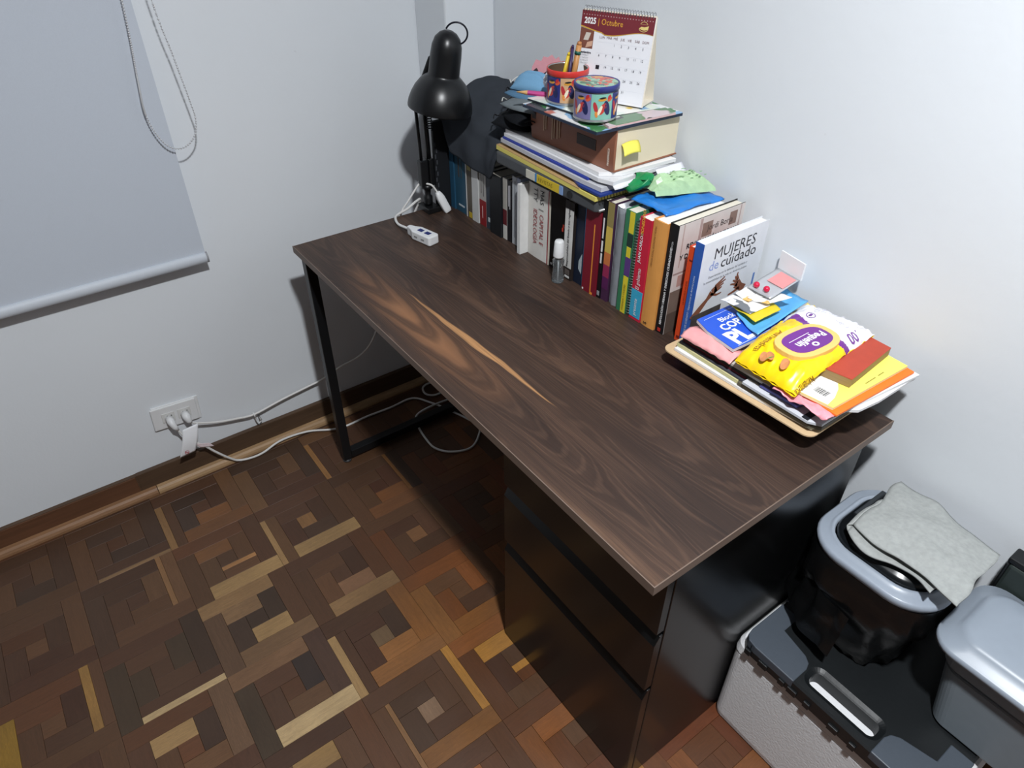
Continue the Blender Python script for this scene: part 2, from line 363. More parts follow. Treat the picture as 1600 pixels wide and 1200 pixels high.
# ------------------------------------------------------------------ desk and drawer cabinet
DX0, DX1, DY0, DY1, DZ = .2045, 1.5018, -.618, -.01, .75
desk = thing('desk', 'long desk with dark walnut-grain top and black steel leg frame', 'desk', (.85, -.31, 0))
obj('desktop', MB().box(DX0, DX1, DY0, DY1, DZ-.018, DZ), desk_material(), desk, bevel=.0012)
obj('edge_highlight_band', MB().box(DX0, DX1+.0006, DY0-.0006, DY0+.0012, DZ-.0178, DZ+.0002).box(DX1-.0012, DX1+.0006, DY0+.0012, DY1, DZ-.0178, DZ+.0002), M((112, 95, 84), .5, .15, 30, stretch=(1, 1, 30)), desk)  # edge band made paler than the top: a highlight painted along the rim
lw = .027; lx0 = .222
for ya in (-.608, -.055):
    obj('leg', MB().box(lx0, lx0+lw, ya, ya+lw, .012, DZ-.0185), BLACKM, desk, bevel=.002)
    obj('foot', MB().lathe([(.014, 0), (.014, .005), (.006, .006), (.006, .0125)], (lx0+lw/2, ya+lw/2, 0), 16), M((60, 60, 62), .4), desk, smooth=True)
obj('foot_bar', MB().box(lx0, lx0+lw, -.608+lw, -.055, .0125, .0125+lw), BLACKM, desk, bevel=.002)
obj('top_bar', MB().box(lx0, lx0+lw, -.608+lw, -.055, DZ-.0185-lw, DZ-.0185), BLACKM, desk, bevel=.002)
obj('rail', MB().box(lx0+lw, 1.05, -.052, -.03, DZ-.06, DZ-.0185), BLACKM, desk, bevel=.002)
CX0, CX1, CY0, CY1 = 1.058, 1.478, -.53, -.03
cab = thing('drawer_cabinet', 'glossy black three-drawer cabinet under the near end of the desk', 'cabinet', (1.27, -.28, 0))
obj('body', MB().box(CX0+.001, CX1-.016, CY0, CY1, .02, .729).box(CX0+.03, CX1-.03, CY0+.03, CY1-.02, 0, .021), CAB, cab)
obj('side_panel', MB().box(CX1-.0155, CX1, CY0-.002, CY1, .004, .731), CAB, cab, bevel=.0015)
obj('side_panel', MB().box(CX0-.014, CX0+.0005, CY0-.002, CY1, .004, .731), CAB, cab, bevel=.0015)
for z0, z1 in ((.006, .352), (.364, .526), (.538, .729)):
    # front with a bevelled finger pull along its top edge
    pr = [(CY0-.003, z0), (CY0-.021, z0), (CY0-.021, z1-.022), (CY0-.010, z1), (CY0-.003, z1)]
    d = obj('drawer', MB().loft([[(x, y, z) for y, z in pr] for x in (CX0-.013, CX1-.001)]), CAB, cab, bevel=.0012)
    obj('finger_pull', MB().box(CX0+.01, CX1-.02, CY0-.0035, CY0-.001, z1+.0005, z1+.0105), M((8, 8, 9), .6), d)

# ------------------------------------------------------------------ roller blind
bl = thing('roller_blind', 'pale grey roller blind with rounded bottom bar on the far wall', 'blind', (.045, -1.5, .70))
FAB = M((196, 203, 213), .85, .04, 500, .15, spec=.1)
obj('fabric', MB().grid(20, 30, lambda u, v: (.046+.0015*math.sin(u*9)*math.sin(v*5), -2.25+1.45*u, .716+1.42*v)), FAB, bl, solid=.0008)
br = [(.047+.010*math.cos(a), .708+.0145*math.sin(a)) for a in [2*math.pi*k/16 for k in range(16)]]
obj('bottom_bar', MB().loft([[(x, y, z) for x, z in br] for y in (-2.25, -.8)]), M((200, 206, 214), .5, .03), bl, smooth=True, bevel=.002)
obj('end_cap', MB().loft([[(.047+(x-.047)*1.02, y, .708+(z-.708)*1.02) for x, z in br] for y in (-.8005, -.796)]), M((150, 152, 156), .5), bl)
obj('roller', MB().tube([(.05, -2.26, 2.145), (.05, -.79, 2.145)], .028, 20), M((200, 203, 208), .6), bl, smooth=True)
obj('bracket', MB().box(.0005, .08, -.789, -.786, 2.1, 2.19), WHITEP, bl); obj('bracket', MB().box(.0005, .08, -2.264, -2.261, 2.1, 2.19), WHITEP, bl)
ch = smooth_path([(.075, -.797, 2.14), (.074, -.805, 1.7), (.072, -.820, 1.34), (.071, -.838, 1.16), (.070, -.8435, 1.10), (.070, -.838, 1.055), (.070, -.822, 1.018), (.070, -.800, 1.0015), (.070, -.774, 1.004), (.070, -.750, 1.026), (.070, -.740, 1.06), (.070, -.742, 1.10), (.071, -.752, 1.20), (.072, -.766, 1.34), (.074, -.772, 1.7), (.075, -.778, 2.14)], 40)
mb = MB(); acc = 0; st = .0062; last = ch[0]; oct_v = None
for q in ch[1:]:
    acc += (q-last).length; last = q
    if acc >= st:
        acc -= st; r = .0023
        vs = [(q.x+r*math.sin(th)*math.cos(ph), q.y+r*math.sin(th)*math.sin(ph), q.z+r*math.cos(th)) for th in (R(35), R(90), R(145)) for ph in [R(60*k) for k in range(6)]]+[(q.x, q.y, q.z+r), (q.x, q.y, q.z-r)]
        fs = [(a*6+k, (a+1)*6+k, (a+1)*6+(k+1) % 6, a*6+(k+1) % 6) for a in (0, 1) for k in range(6)]+[(18, k, (k+1) % 6) for k in range(6)]+[(19, 12+(k+1) % 6, 12+k) for k in range(6)]
        mb.add(vs, fs)
c = obj('bead_chain', mb, M((205, 206, 208), .3, .05, metal=.3), bl, smooth=True, kind='stuff')
obj('chain_thread', MB().tube(ch[::3], .0007, 5), M((190, 192, 196), .6), c)

# ------------------------------------------------------------------ wall outlet and cords
A0 = R(-4)
def ow(y, z, x): cy, cz = -1.0, .238; return (x, cy+y*math.cos(A0)-z*math.sin(A0), cz+y*math.sin(A0)+z*math.cos(A0))
def obox(y0, y1, z0, z1, x0, x1):
    vs = [ow(y, z, x) for x in (x0, x1) for (y, z) in ((y0, z0), (y1, z0), (y1, z1), (y0, z1))]
    return MB().add(vs, [(3, 2, 1, 0), (4, 5, 6, 7), (0, 1, 5, 4), (1, 2, 6, 5), (2, 3, 7, 6), (3, 0, 4, 7)])
t = thing('wall_outlet', 'white double wall outlet above the baseboard with two plugs in it', 'outlet', (0, -1.0, .238))
PL = M((226, 227, 228), .35, .03)
obj('back_box', obox(-.062, .068, -.042, .040, .0002, .004), PL, t, bevel=.002); pt = obj('plate', obox(-.066, .060, -.038, .038, .0042, .0105), PL, t, bevel=.003)
for y in (-.022, .022): 
    k = obj('socket', obox(y-.018, y+.018, -.016, .016, .0108, .0125), M((214, 214, 212), .4), t, bevel=.001)
    obj('slot', obox(y+.007, y+.010, -.002, .007, .0127, .013), M((15, 15, 15), .6), k); obj('slot', obox(y-.004, y-.001, -.002, .007, .0127, .013), M((15, 15, 15), .6), k)
CORD = M((224, 223, 220), .45, .05, 20)
# long extension cord: plug in the wall, flat cord up behind the desk, socket block on the desk
e = thing('extension_cord', 'white extension cord with a socket block lying on the desk beside the lamp', 'extension cord', (.33, -.33, .75))
obj('plug', MB().tube([ow(.022, -.002, .0135), ow(.023, -.006, .028), ow(.026, -.018, .034), ow(.030, -.026, .034)], [.012, .012, .009, .005], 10), PL, e, smooth=True)
pw = [ow(.030, -.026, .034), (.030, -.955, .196), (.024, -.90, .168), (.022, -.845, .152), (.022, -.790, .143), (.022, -.698, .158), (.022, -.609, .169), (.024, -.552, .178), (.03, -.491, .203), (.035, -.419, .222), (.05, -.376, .27), (.06, -.335, .36), (.09, -.29, .52), (.15, -.24, .70), (.178, -.222, .765), (.190, -.240, .772), (.2, -.275, .762), (.205, -.304, .757), (.222, -.326, .757), (.262, -.340, .757), (.305, -.338, .761), (.322, -.337, .764)]
obj('cord', MB().tube(smooth_path(pw, 6), .0036, 8), CORD, e, smooth=True)
BA = R(12)
def bw(u, v, z): return (.372+u*math.cos(BA)-v*math.sin(BA), -.327+u*math.sin(BA)+v*math.cos(BA), .7505+z)
def bpoly(us, z0, z1): return MB().prism([bw(u, v, 0)[:2] for u, v in us], .7505+z0, .7505+z1)
pr = [(-.055, .006), (-.038, .010), (-.022, .018), (.040, .018), (.044, .014), (.044, -.014), (.040, -.018), (-.022, -.018), (-.038, -.010), (-.055, -.006)]
blk = obj('socket_block', bpoly(pr, 0, .024), WHITEP, e, bevel=.003)
for u in (-.006, .020): obj('blue_cover', bpoly([(u-.008, .006), (u+.008, .006), (u+.008, -.006), (u-.008, -.006)], .0242, .0252), M((30, 44, 110), .4), blk)
for u in (-.008, .018): obj('slot_pair', bpoly([(u-.006, -.0178), (u+.006, -.0178), (u+.006, -.0186), (u-.006, -.0186)], .009, .014), M((150, 150, 150), .4), blk)
# cable clip with nail on the baseboard
t = thing('cable_clip', 'small white cable clip holding the cord on the wall above the baseboard', 'clip', (.016, -.79, .11))
obj('hook', MB().tube(smooth_path([(.020, -.793, .150), (.0275, -.792, .142), (.021, -.790, .128), (.0195, -.788, .112), (.022, -.782, .104), (.024, -.776, .112)], 5), .0022, 8), WHITEP, t, smooth=True)
obj('nail', MB().tube([(.0005, -.776, .116), (.026, -.776, .116)], .003, 8), M((190, 190, 188), .3, metal=.8), t, smooth=True)
# second cord: from the left socket down to the floor and coiled under the desk
t = thing('power_cord', 'white power cord running along the floor and coiled under the desk', 'power cord', (.2, -.4, 0))
obj('plug', MB().tube([ow(-.022, -.002, .0135), ow(-.021, -.006, .030), ow(-.016, -.022, .040), ow(-.010, -.034, .040)], [.011, .011, .008, .0045], 10), PL, t, smooth=True)
pf = [ow(-.010, -.034, .040), (.042, -1.003, .178), (.045, -.985, .150), (.046, -.960, .118), (.046, -.935, .078), (.045, -.905, .036), (.046, -.880, .012), (.052, -.840, .0062), (.050, -.800, .0062), (.042, -.735, .018), (.046, -.645, .012), (.086, -.552, .0062), (.086, -.444, .0062), (.091, -.360, .0062), (.090, -.273, .0062), (.143, -.235, .0062), (.219, -.202, .0062), (.343, -.165, .0062), (.393, -.190, .0062), (.429, -.247, .0062), (.407, -.308, .0062), (.361, -.341, .0062), (.302, -.342, .0062), (.231, -.330, .0062), (.180, -.303, .0065), (.175, -.231, .0125), (.171, -.159, .0062), (.15, -.11, .0062), (.125, -.14, .0062), (.122, -.197, .0062), (.104, -.224, .0125), (.06, -.210, .0062), (.05, -.177, .0062), (.07, -.15, .0062), (.12, -.11, .0062), (.20, -.08, .0062)]
obj('cord', MB().tube(smooth_path(pf, 7), .0036, 8), CORD, t, smooth=True)
tg = obj('warning_tag', MB().grid(8, 14, lambda u, v: (.052+.006*math.sin(v*3.2)+.012*v, -1.003+.046*u-.028*v-.006*v*v, .208-.085*v+.004*u)), M((236, 237, 240), .5, .03), t, smooth=True, solid=.0006)
mb = MB(); cx, cy, cz = .0665, -1.013, .136
mb.loft([[(cx, cy+r*math.cos(2*math.pi*k/20), cz+r*math.sin(2*math.pi*k/20)) for k in range(20)] for r in (.0062, .0048)], False, False)
mb.add([(cx, cy-.005, cz+.0035), (cx, cy-.0035, cz+.005), (cx, cy+.005, cz-.0035), (cx, cy+.0035, cz-.005)], [(0, 1, 2, 3)])
obj('red_symbol', mb, M((190, 70, 80), .6), tg)
t2 = obj('warning_tag', MB().grid(6, 6, lambda u, v: (.050+.002*v, -.985+.040*u+.01*v, .142-.016*u-.018*v)), M((222, 206, 208), .5, .2, 150), t, smooth=True, solid=.0006)

# ------------------------------------------------------------------ desk lamp
lm = thing('desk_lamp', 'black metal clamp lamp with bell-shaped shade at the far edge of the desk', 'lamp', (.215, -.212, .75))
lx, ly = .215, -.216
BL = M((18, 19, 21), .33, .12, 50, spec=.5)
obj('clamp', MB().box(lx-.024, lx+.034, ly-.02, ly+.02, .7505, .766).box(lx-.024, lx-.0125, ly-.013, ly+.013, .69, .7505).box(lx-.024, lx+.02, ly-.013, ly+.013, .68, .69).tube([(lx+.008, ly, .66), (lx+.008, ly, .7315)], .004, 10), BL, lm, bevel=.002)
obj('post', MB().lathe([(.011, .766), (.013, .772), (.013, .79), (.008, .795), (.010, .81), (.017, .815), (.017, .825)], (lx, ly, 0), 20), BL, lm, smooth=True)
obj('sleeve', MB().box(lx-.011, lx+.011, ly-.021, ly+.003, .822, .895).box(lx-.009, lx+.015, ly+.004, ly+.018, .822, .897), BL, lm, bevel=.003)
obj('arm_rod', MB().tube([(lx, ly-.012, .89), (lx-.002, ly-.016, 1.035)], .0045, 8), BL, lm, smooth=True)
obj('arm_rod', MB().tube([(lx+.004, ly+.010, .89), (lx+.004, ly+.006, 1.035)], .0065, 8), BL, lm, smooth=True)
sp = [(lx+.016+.0065*math.cos(a), ly+.012+.0065*math.sin(a), .975+.055*a/(2*math.pi*9)) for a in [2*math.pi*9*k/108 for k in range(109)]]
obj('spring', MB().tube(sp, .0014, 5), M((40, 41, 44), .3, metal=.7), lm, smooth=True)
obj('elbow', MB().tube([(lx+.001, ly-.024, 1.04), (lx+.001, ly+.018, 1.04)], .012, 12).box(lx-.006, lx+.008, ly-.018, ly+.012, 1.03, 1.06), BL, lm, bevel=.002)
# shade: bell on a leaning axis
ax = (Z_*.985+Vector((.59, .807, 0))*.172).normalized(); rt = Matrix.Rotation(0, 3, 'X')
q = Z_.rotation_difference(ax).to_matrix(); sc = Vector((.305, -.213, 1.048))
prof = [(.0800, 0), (.0805, .004), (.0790, .016), (.0745, .032), (.0670, .049), (.0560, .065), (.0440, .076), (.0385, .0795), (.0375, .084), (.0372, .125), (.0355, .147), (.0300, .164), (.0200, .175), (.0100, .180), (.0005, .181)]
sh = obj('shade', MB().lathe(prof, sc, 48, mat=q, cap0=False, cap1=False), BL, lm, smooth=True, solid=.0012)
obj('bulb_holder', MB().lathe([(.001, .05), (.02, .052), (.021, .10), (.001, .101)], sc, 20, mat=q), WHITEP, lm, smooth=True)
top = sc+ax*.170; rgt = Vector((.59, .807, 0)); rg = []
for k in range(31):
    a = R(155-240*k/30); rg.append(top+rgt*(.020+.026*math.cos(a))+Z_*(.004+.024*math.sin(a)))
obj('cap_ring', MB().tube(rg, .0021, 8), M((26, 28, 40), .3, metal=.3), sh, smooth=True)
obj('upper_arm', MB().tube([(lx, ly-.004, 1.05), (.228, -.222, 1.085), sc+ax*.12-rgt*.036], .006, 8), BL, lm, smooth=True)
obj('cord', MB().tube(smooth_path([(.17, -.300, .60), (.186, -.296, .72), (.196, -.292, .757), (.203, -.275, .782), (.205, -.255, .806), (.207, -.236, .826), (.218, -.228, .830), (.234, -.214, .828), (.240, -.205, .815), (.244, -.200, .803)], 6), .0028, 8), CORD, lm, smooth=True)
def swp(a, b, w, d, n=6):
    a, b = Vector(a), Vector(b); t_ = (b-a).normalized(); s_ = t_.cross(X_).normalized(); n_ = s_.cross(t_)
    prs = [(0, .55), (.12, .8), (.3, 1), (.88, 1), (1, .85)]
    return MB().loft([[a+(b-a)*u+s_*w*f*x+n_*d*f*y for x, y in ((-1, -.7), (-.7, -1), (.7, -1), (1, -.7), (1, .7), (.7, 1), (-.7, 1), (-1, .7))] for u, f in prs])
sw = obj('cord_switch', swp((.243, -.201, .808), (.262, -.181, .7515), .011, .009), WHITEP, lm, smooth=True, bevel=.001)

# ------------------------------------------------------------------ row of books, spines to the room
GRP = 'books standing in the row along the wall'
def book(label, x0, x1, top, cover, spine=None, yf=-.15, yb=.035, page=PAGE, bands=(), t=.0014, cat='book', name='book', rnd=.0, z0=.7502, gloss=.42):
    o = thing(name, label, cat, ((x0+x1)/2, (yf+yb)/2, z0), GRP)
    cm = M(cover, gloss, .08, 40); g = .0003; x0 += g; x1 -= g
    mb = MB().box(x0, x0+t, yf+t, yb, z0, top).box(x1-t, x1, yf+t, yb, z0, top)
    obj('cover', mb, cm, o)
    n = 6; cv = [(x0+(x1-x0)*k/n, yf-rnd*math.sin(math.pi*k/n)) for k in range(n+1)]
    s = obj('spine', MB().prism(cv+[(x1, yf+t), (x0, yf+t)], z0, top), M(spine or cover, gloss, .08, 40), o)
    obj('pages', MB().box(x0+t, x1-t, yf+t+.0005, yb-.003, z0+.003, top-.003), page, o)
    for b in bands:      # (z from, z to, colour[, x share from, x share to])
        fa, fb = (b[3], b[4]) if len(b) > 3 else (.0, 1.)
        obj('printed_band', MB().box(x0+(x1-x0)*fa+(.0002 if fa == 0 else 0), x0+(x1-x0)*fb-(.0002 if fb == 1 else 0), yf-rnd-.0006, yf-rnd*.0, b[0], b[1]), M(b[2], gloss, .08, 60), s)
    return o, s
def spine_txt(s, items, yf, up=True):
    """items: (text, size, x, z start, material, bold)"""
    for body, size, x, z, m, bold in items:
        mb = MB().text(body, size, (x, yf-.0011, z), Z_ if up else -Z_, -X_ if up else X_, bold=bold)
        obj('lettering', mb, m, s)
GREYT = M((150, 152, 155), .6)
o, s = book('tall black book at the far end of the row behind the lamp', .2235, .2345, .995, (30, 31, 34), yf=-.197, yb=-.098)
mb = MB()
for k in range(9): mb.box(.2339, .2344, -.196+.004*(k % 2), -.192+.004*(k % 2), .80+.016*k, .812+.016*k)
obj('faint_print', mb, M((64, 67, 72), .6), o)
book('thin light blue book beside the tall black book', .236, .257, .915, (42, 84, 112), yf=-.153)
o, s = book('wide teal-blue book with pale publisher mark low on its spine', .258, .313, .915, (40, 76, 98), (44, 82, 104), bands=((.850, .905, (70, 66, 64), .30, .42), (.850, .905, (58, 74, 80), .55, .66)))
spine_txt(s, [('taurus', .0115, .0, .0, WINK, 0)][:0], -.15)
obj('publisher_mark', MB().box(.274, .302, -.1512, -.1503, .768, .7725), M((190, 200, 206), .6), s)
book('grey-brown mottled book with white edge and yellow foot', .315, .343, .913, (92, 84, 74), yf=-.152, bands=((.7505, .912, (206, 208, 208), 0, .16), (.752, .768, (190, 164, 52), .45, 1), (.885, .905, (150, 140, 84), .3, .9)))
book('light grey book with plain pale spine', .345, .376, .912, (198, 199, 198), (200, 201, 200), yf=-.153)
o, s = book('book with grey upper spine and dark red lower half', .378, .409, .912, (170, 168, 164), (172, 170, 166), bands=((.7505, .822, (138, 36, 40)),))
obj('lettering', MB().box(.391, .3935, -.1512, -.1508, .772, .806), M((226, 190, 190), .6), s)
obj('lettering', MB().box(.386, .3885, -.1506, -.1503, .84, .9).box(.396, .3985, -.1506, -.1503, .834, .9), M((96, 94, 92), .6), s)
book('thin dark slate book with small pale emblem at its foot', .411, .434, .912, (52, 60, 70), yf=-.151, bands=((.79, .912, (120, 128, 134), .86, 1), (.772, .784, (196, 204, 206), .35, .75)))
book('thick plain black book left of the white and red striped one', .436, .484, .914, (25, 28, 32), yf=-.156)
book('thin book with white, maroon and white bands on its spine', .4855, .503, .914, (206, 205, 200), (208, 206, 200), bands=((.790, .832, (98, 36, 42)), (.832, .914, (176, 172, 164))))
o, s = book('thin black book with pale title block near the top', .504, .523, .914, (28, 28, 32))
spine_txt(s, [('ESTADO Y DERECHO', .0085, .5155, .838, M((196, 196, 198), .6), 0)][:0], -.15)
obj('lettering', MB().box(.509, .512, -.1506, -.1502, .846, .900).box(.514, .517, -.1506, -.1502, .840, .902), M((186, 186, 190), .6), s)
book('thin grey-white booklet with dark speckled spine', .524, .5425, .93, (178, 182, 186), yf=-.149, bands=((.77, .92, (110, 116, 124), .55, .7),))
book('thin pale lilac-blue booklet beside the open white folder', .5435, .5585, .931, (162, 170, 190), yf=-.149)
o = thing('white_folder', 'white card folder sticking out left of the big white book', 'folder', (.58, -.07, .7502), GRP)
obj('cover', MB().box(.576, .5775, -.172, .03, .7502, .932).box(.5865, .588, -.172, .03, .7502, .932).box(.5775, .5865, -.172, -.1705, .7502, .932), M((222, 222, 220), .6), o, bevel=.0004)
obj('pages', MB().box(.578, .586, -.168, .025, .7515, .928), PAGEW, o)
o, s = book('big white book with red title lettering and red edge line', .5895, .675, .938, (226, 224, 218), (222, 220, 214), yf=-.147, rnd=.002, bands=((.7505, .9375, (150, 30, 44), .915, .955), (.7505, .9375, (206, 198, 184), .955, 1)))
RED = M((158, 34, 44), .6)
spine_txt(s, [('THOMAS', .0235, .634, .985-.012, INK, 0), ('PIKETTY', .0235, .610, .985-.012, INK, 0)][:0], -.147, False)
obj('lettering', MB().text('MAS  |', .021, (.6375, -.1505, .932), -Z_, X_, sx=.9).text('TTY', .021, (.6130, -.1505, .932), -Z_, X_, sx=.9), INK, s)
obj('lettering', MB().text('CAPITAL E', .021, (.6375, -.1505, .872), -Z_, X_, sx=.82).text('IDEOLOGÍA', .021, (.6130, -.1505, .879), -Z_, X_, sx=.82), RED, s)
o, s = book('thick glossy black book behind the small spray bottle', .676, .7365, .945, (14, 15, 17), gloss=.15, yf=-.148)
obj('red_mark', MB().box(.722, .729, -.1486, -.1481, .868, .876).box(.719, .7245, -.1486, -.1481, .858, .867), M((190, 60, 44), .5), s)
obj('white_mark', MB().box(.682, .687, -.1486, -.1481, .757, .762), WINK, s)
o, s = book('dark brown book with tall white title label on its spine', .7375, .769, .945, (44, 38, 36), yf=-.157, bands=((.782, .926, (214, 213, 210), .06, .97), (.763, .776, (96, 88, 84), .3, .8), (.755, .760, (220, 220, 218), .3, .8)))
spine_txt(s, [('Responsabilidad del Estado y sus regímenes', .0088, .757, .785, INK, .00012)], -.1577)
o, s = book('navy blue book with pale folded paper at its foot', .770, .797, .948, (24, 34, 52), yf=-.150)
obj('torn_sticker', MB().prism([(.786, -.1507), (.7965, -.1507), (.7965, -.1502), (.786, -.1502)], [.79, .78, .78, .79], [.81, .832, .832, .81]), M((170, 182, 188), .6, .2, 200), s)
book('thin sky blue booklet left of the maroon book', .798, .8085, .95, (70, 142, 190), yf=-.150)
o, s = book('maroon red book with an orange corner line on its spine', .809, .8555, .955, (120, 28, 42), (124, 28, 44), yf=-.158, bands=((.755, .922, (232, 150, 60), .62, .68), (.7505, .756, (232, 150, 60), .62, .80)))
obj('white_mark', MB().box(.812, .816, -.1588, -.1582, .753, .757), WINK, s)
o, s = book('thin black book with white author name along the spine', .8562, .8685, .985, (20, 20, 23), yf=-.154)
spine_txt(s, [('María Novás  FEMINISMO', .0072, .8655, .822, WINK, .0001)][:0], -.154)
spine_txt(s, [('DAVID HARVEY', .0074, .8650, .832, WINK, .0001)][:0], -.154)
obj('lettering', MB().box(.8600, .8645, -.1546, -.1541, .838, .862).box(.8600, .8645, -.1546, -.1541, .866, .892).box(.8605, .864, -.1546, -.1541, .898, .945), WINK, s)
obj('white_mark', MB().box(.8585, .866, -.1546, -.1541, .757, .768), GREYT, s)
# colourful magazine: painted flame cover
o, s = book('slim magazine with yellow to purple painted spine', .869, .889, .985, (60, 34, 60), (70, 40, 70), yf=-.152, bands=((.87, .93, (214, 186, 88)), (.84, .87, (206, 120, 70)), (.81, .84, (150, 46, 84)), (.78, .81, (88, 34, 84)), (.93, .984, (150, 136, 84))))
o = thing('plastic_folder', 'clear grey plastic folder between the magazine and the green book', 'folder', (.905, -.06, .7502), GRP)
PLG = M((160, 166, 172), .18, .15, 20, .4, trans=.35)
obj('sleeve', MB().box(.890, .8915, -.146, .03, .7502, .982).box(.919, .9205, -.146, .03, .7502, .982).grid(6, 24, lambda u, v: (.8915+.0275*u, -.146-.004*math.sin(math.pi*u)+.002*nz(u*3, v*14), .7502+.2318*v)), PLG, o, smooth=True)
obj('paper', MB().box(.893, .918, -.140, .025, .753, .972), M((196, 199, 202), .7, .12, 300, stretch=(60, 1, 1)), o)
# green and yellow book
o, s = book('green book with yellow spine stripe and purple drawing', .922, .9515, .987, (52, 116, 82), (56, 122, 86), yf=-.153, bands=((.7505, .84, (222, 204, 56), .45, .92), (.94, .986, (222, 204, 56), .45, .92), (.885, .908, (222, 204, 56), .45, .85), (.91, .938, (40, 60, 54), .4, .95), (.842, .885, (92, 62, 128), .42, 1)))
obj('lettering', MB().text('VIVIENDA Y CIUDAD', .0068, (.9442, -.1545, .757), Z_, -X_), M((130, 90, 30), .6), s)
# spiral notebook
o = thing('spiral_notebook', 'wire-bound notebook standing between the green and the red book', 'notebook', (.957, -.06, .7502), GRP)
obj('cover', MB().box(.9522, .9536, -.145, .03, .7502, .975).box(.9606, .962, -.145, .03, .7502, .975), M((120, 120, 118), .6), o)
obj('pages', MB().box(.9537, .9605, -.144, .028, .7512, .974), PAGEW, o)
mb = MB()
for k in range(34):
    zc = .757+.0064*k; mb.tube([(.9571+.0056*math.cos(a), -.1475+.007*math.sin(a), zc+.0012*(a/6.28)) for a in [2*math.pi*i/10 for i in range(10)]], .0007, 5, closed=True)
obj('wire_binding', mb, M((150, 150, 150), .3, metal=.8), o, smooth=True)
# red and cyan
o, s = book('red book with turquoise lower spine and white lettering', .963, .9955, .986, (196, 40, 66), (200, 38, 64), yf=-.153, page=PAGEW, bands=((.757, .823, (62, 168, 204)),))
spine_txt(s, [('JUAN CARLOS', .0100, .9775, .888, WINK, .0002), ('MONEDERO', .0100, .9775, .948, M((240, 176, 60), .6), .0002), ('El paciente', .0165, .9840, .827, WINK, .0001), ('España', .0165, .984, .762, WINK, .0001)][:2], -.1536)
obj('lettering', MB().text('El gobierno', .0150, (.983, -.1543, .8255), Z_, -X_, sx=.72), WINK, s); obj('lettering', MB().text('presente', .0135, (.983, -.1549, .763), Z_, -X_, sx=.85), WINK, s)
# orange
o, s = book('thick orange book with dark title line on its spine', .9965, 1.0345, .993, (224, 150, 78), (222, 156, 82), yf=-.150, yb=.028, page=PAGEW, t=.002, rnd=.002)
obj('lettering', MB().text('CIENCIA SOCIAL, ECONOMÍA Y PODER', .0062, (1.010, -.1535, .893), Z_, -X_, sx=.8), M((120, 70, 30), .6), s)
obj('publisher_mark', MB().text('S', .012, (1.016, -.1535, .757), Z_, -X_, bold=.0003), INK, s)
# black spine, photo cover
o, s = book('black-spined book with faded street photo cover', 1.036, 1.0585, .998, (22, 22, 25), yf=-.146, yb=.048, page=PAGE)
spine_txt(s, [('REVOLUCIÓN URBANA Y DERECHOS CIUDADANOS', .0074, 1.0505, .772, WINK, .0002), ('Jordi Borja', .0074, 1.0505, .93, M((200, 200, 200), .6), 0)], -.146)
obj('publisher_mark', MB().box(1.043, 1.051, -.1466, -.1461, .754, .762), M((190, 50, 40), .6), s)
xf = 1.0584; PH = M((214, 206, 202), .45, .12, 25)
cv = obj('cover_photo', MB().box(xf, xf+.0006, -.1445, .0475, .7505, .9975), PH, o)
def cpatch(y0, y1, z0, z1, col, nm='photo_patch', x=xf+.0006, par=None, dx=.0003): obj(nm, MB().box(x, x+dx, y0, y1, z0, z1), M(col, .5, .2, 40), par or cv)
for a in ((-.144, -.06, .7506, .80, (92, 78, 70)), (-.144, -.105, .80, .852, (122, 106, 96)), (-.10, -.06, .80, .85, (134, 112, 102)), (-.128, -.085, .86, .886, (186, 150, 142)), (-.085, -.078, .905, .997, (178, 158, 154)), (-.132, -.129, .905, .997, (186, 166, 160)), (-.0765, -.047, .955, .985, (140, 120, 110)), (.004, .026, .960, .988, (136, 112, 102)), (.034, .037, .93, .997, (178, 158, 154)), (-.144, -.06, .89, .894, (170, 150, 146))): cpatch(*a)
obj('lettering', MB().text('Jordi Borja', .0185, (xf+.0012, -.062, .966), Y_, Z_, sx=.95), M((70, 62, 62), .6), cv)
obj('lettering', MB().text('REVOLUCIÓN URBANA', .0150, (xf+.0012, -.117, .942), Y_, Z_, bold=.0004).text('Y DERECHOS', .0150, (xf+.0012, -.132, .921), Y_, Z_, bold=.0004), INK, cv)
# red-orange and the white women book
o, s = book('slim red-orange book leaning nearest the white book', 1.083, 1.1005, .965, (216, 74, 34), (216, 74, 34), yf=-.137, yb=.02, page=PAGEW)
obj('lettering', MB().text('LA ESCUELA NUEVA', .0060, (1.0935, -.1380, .838), Z_, -X_), M((110, 34, 20), .6), s); obj('publisher_mark', MB().box(1.088, 1.0945, -.1376, -.1371, .757, .763).box(1.088, 1.095, -.1376, -.1371, .935, .938), M((110, 30, 20), .6), s)
o, s = book('white book showing its front cover with two reaching hands', 1.101, 1.1215, .983, (222, 225, 230), (48, 92, 172), yf=-.143, yb=.05, page=PAGEW)
obj('lettering', MB().text('MUJERES DE CUIDADO / Experiencias en América Latina', .0066, (1.1135, -.1441, .770), Z_, -X_, sx=.92), M((206, 216, 232), .6), s)
xf = 1.1213; SER = M((40, 40, 46), .6)
obj('lettering', MB().text('MUJERES', .0335, (xf+.0004, -.108, .942), Y_, Z_, sx=.98, bold=-.0001).text('cuidado', .0335, (xf+.0004, -.083, .917), Y_, Z_, sx=1.02), SER, o)
obj('lettering', MB().text('de', .029, (xf+.0004, -.117, .919), Y_, Z_), M((140, 158, 210), .6), o)
obj('lettering', MB().text('Experiencias en la defensa del cuidado y', .0072, (xf+.0004, -.113, .902), Y_, Z_).text('la sostenibilidad de la vida en América Latina', .0072, (xf+.0004, -.125, .892), Y_, Z_), M((110, 112, 118), .6), o)
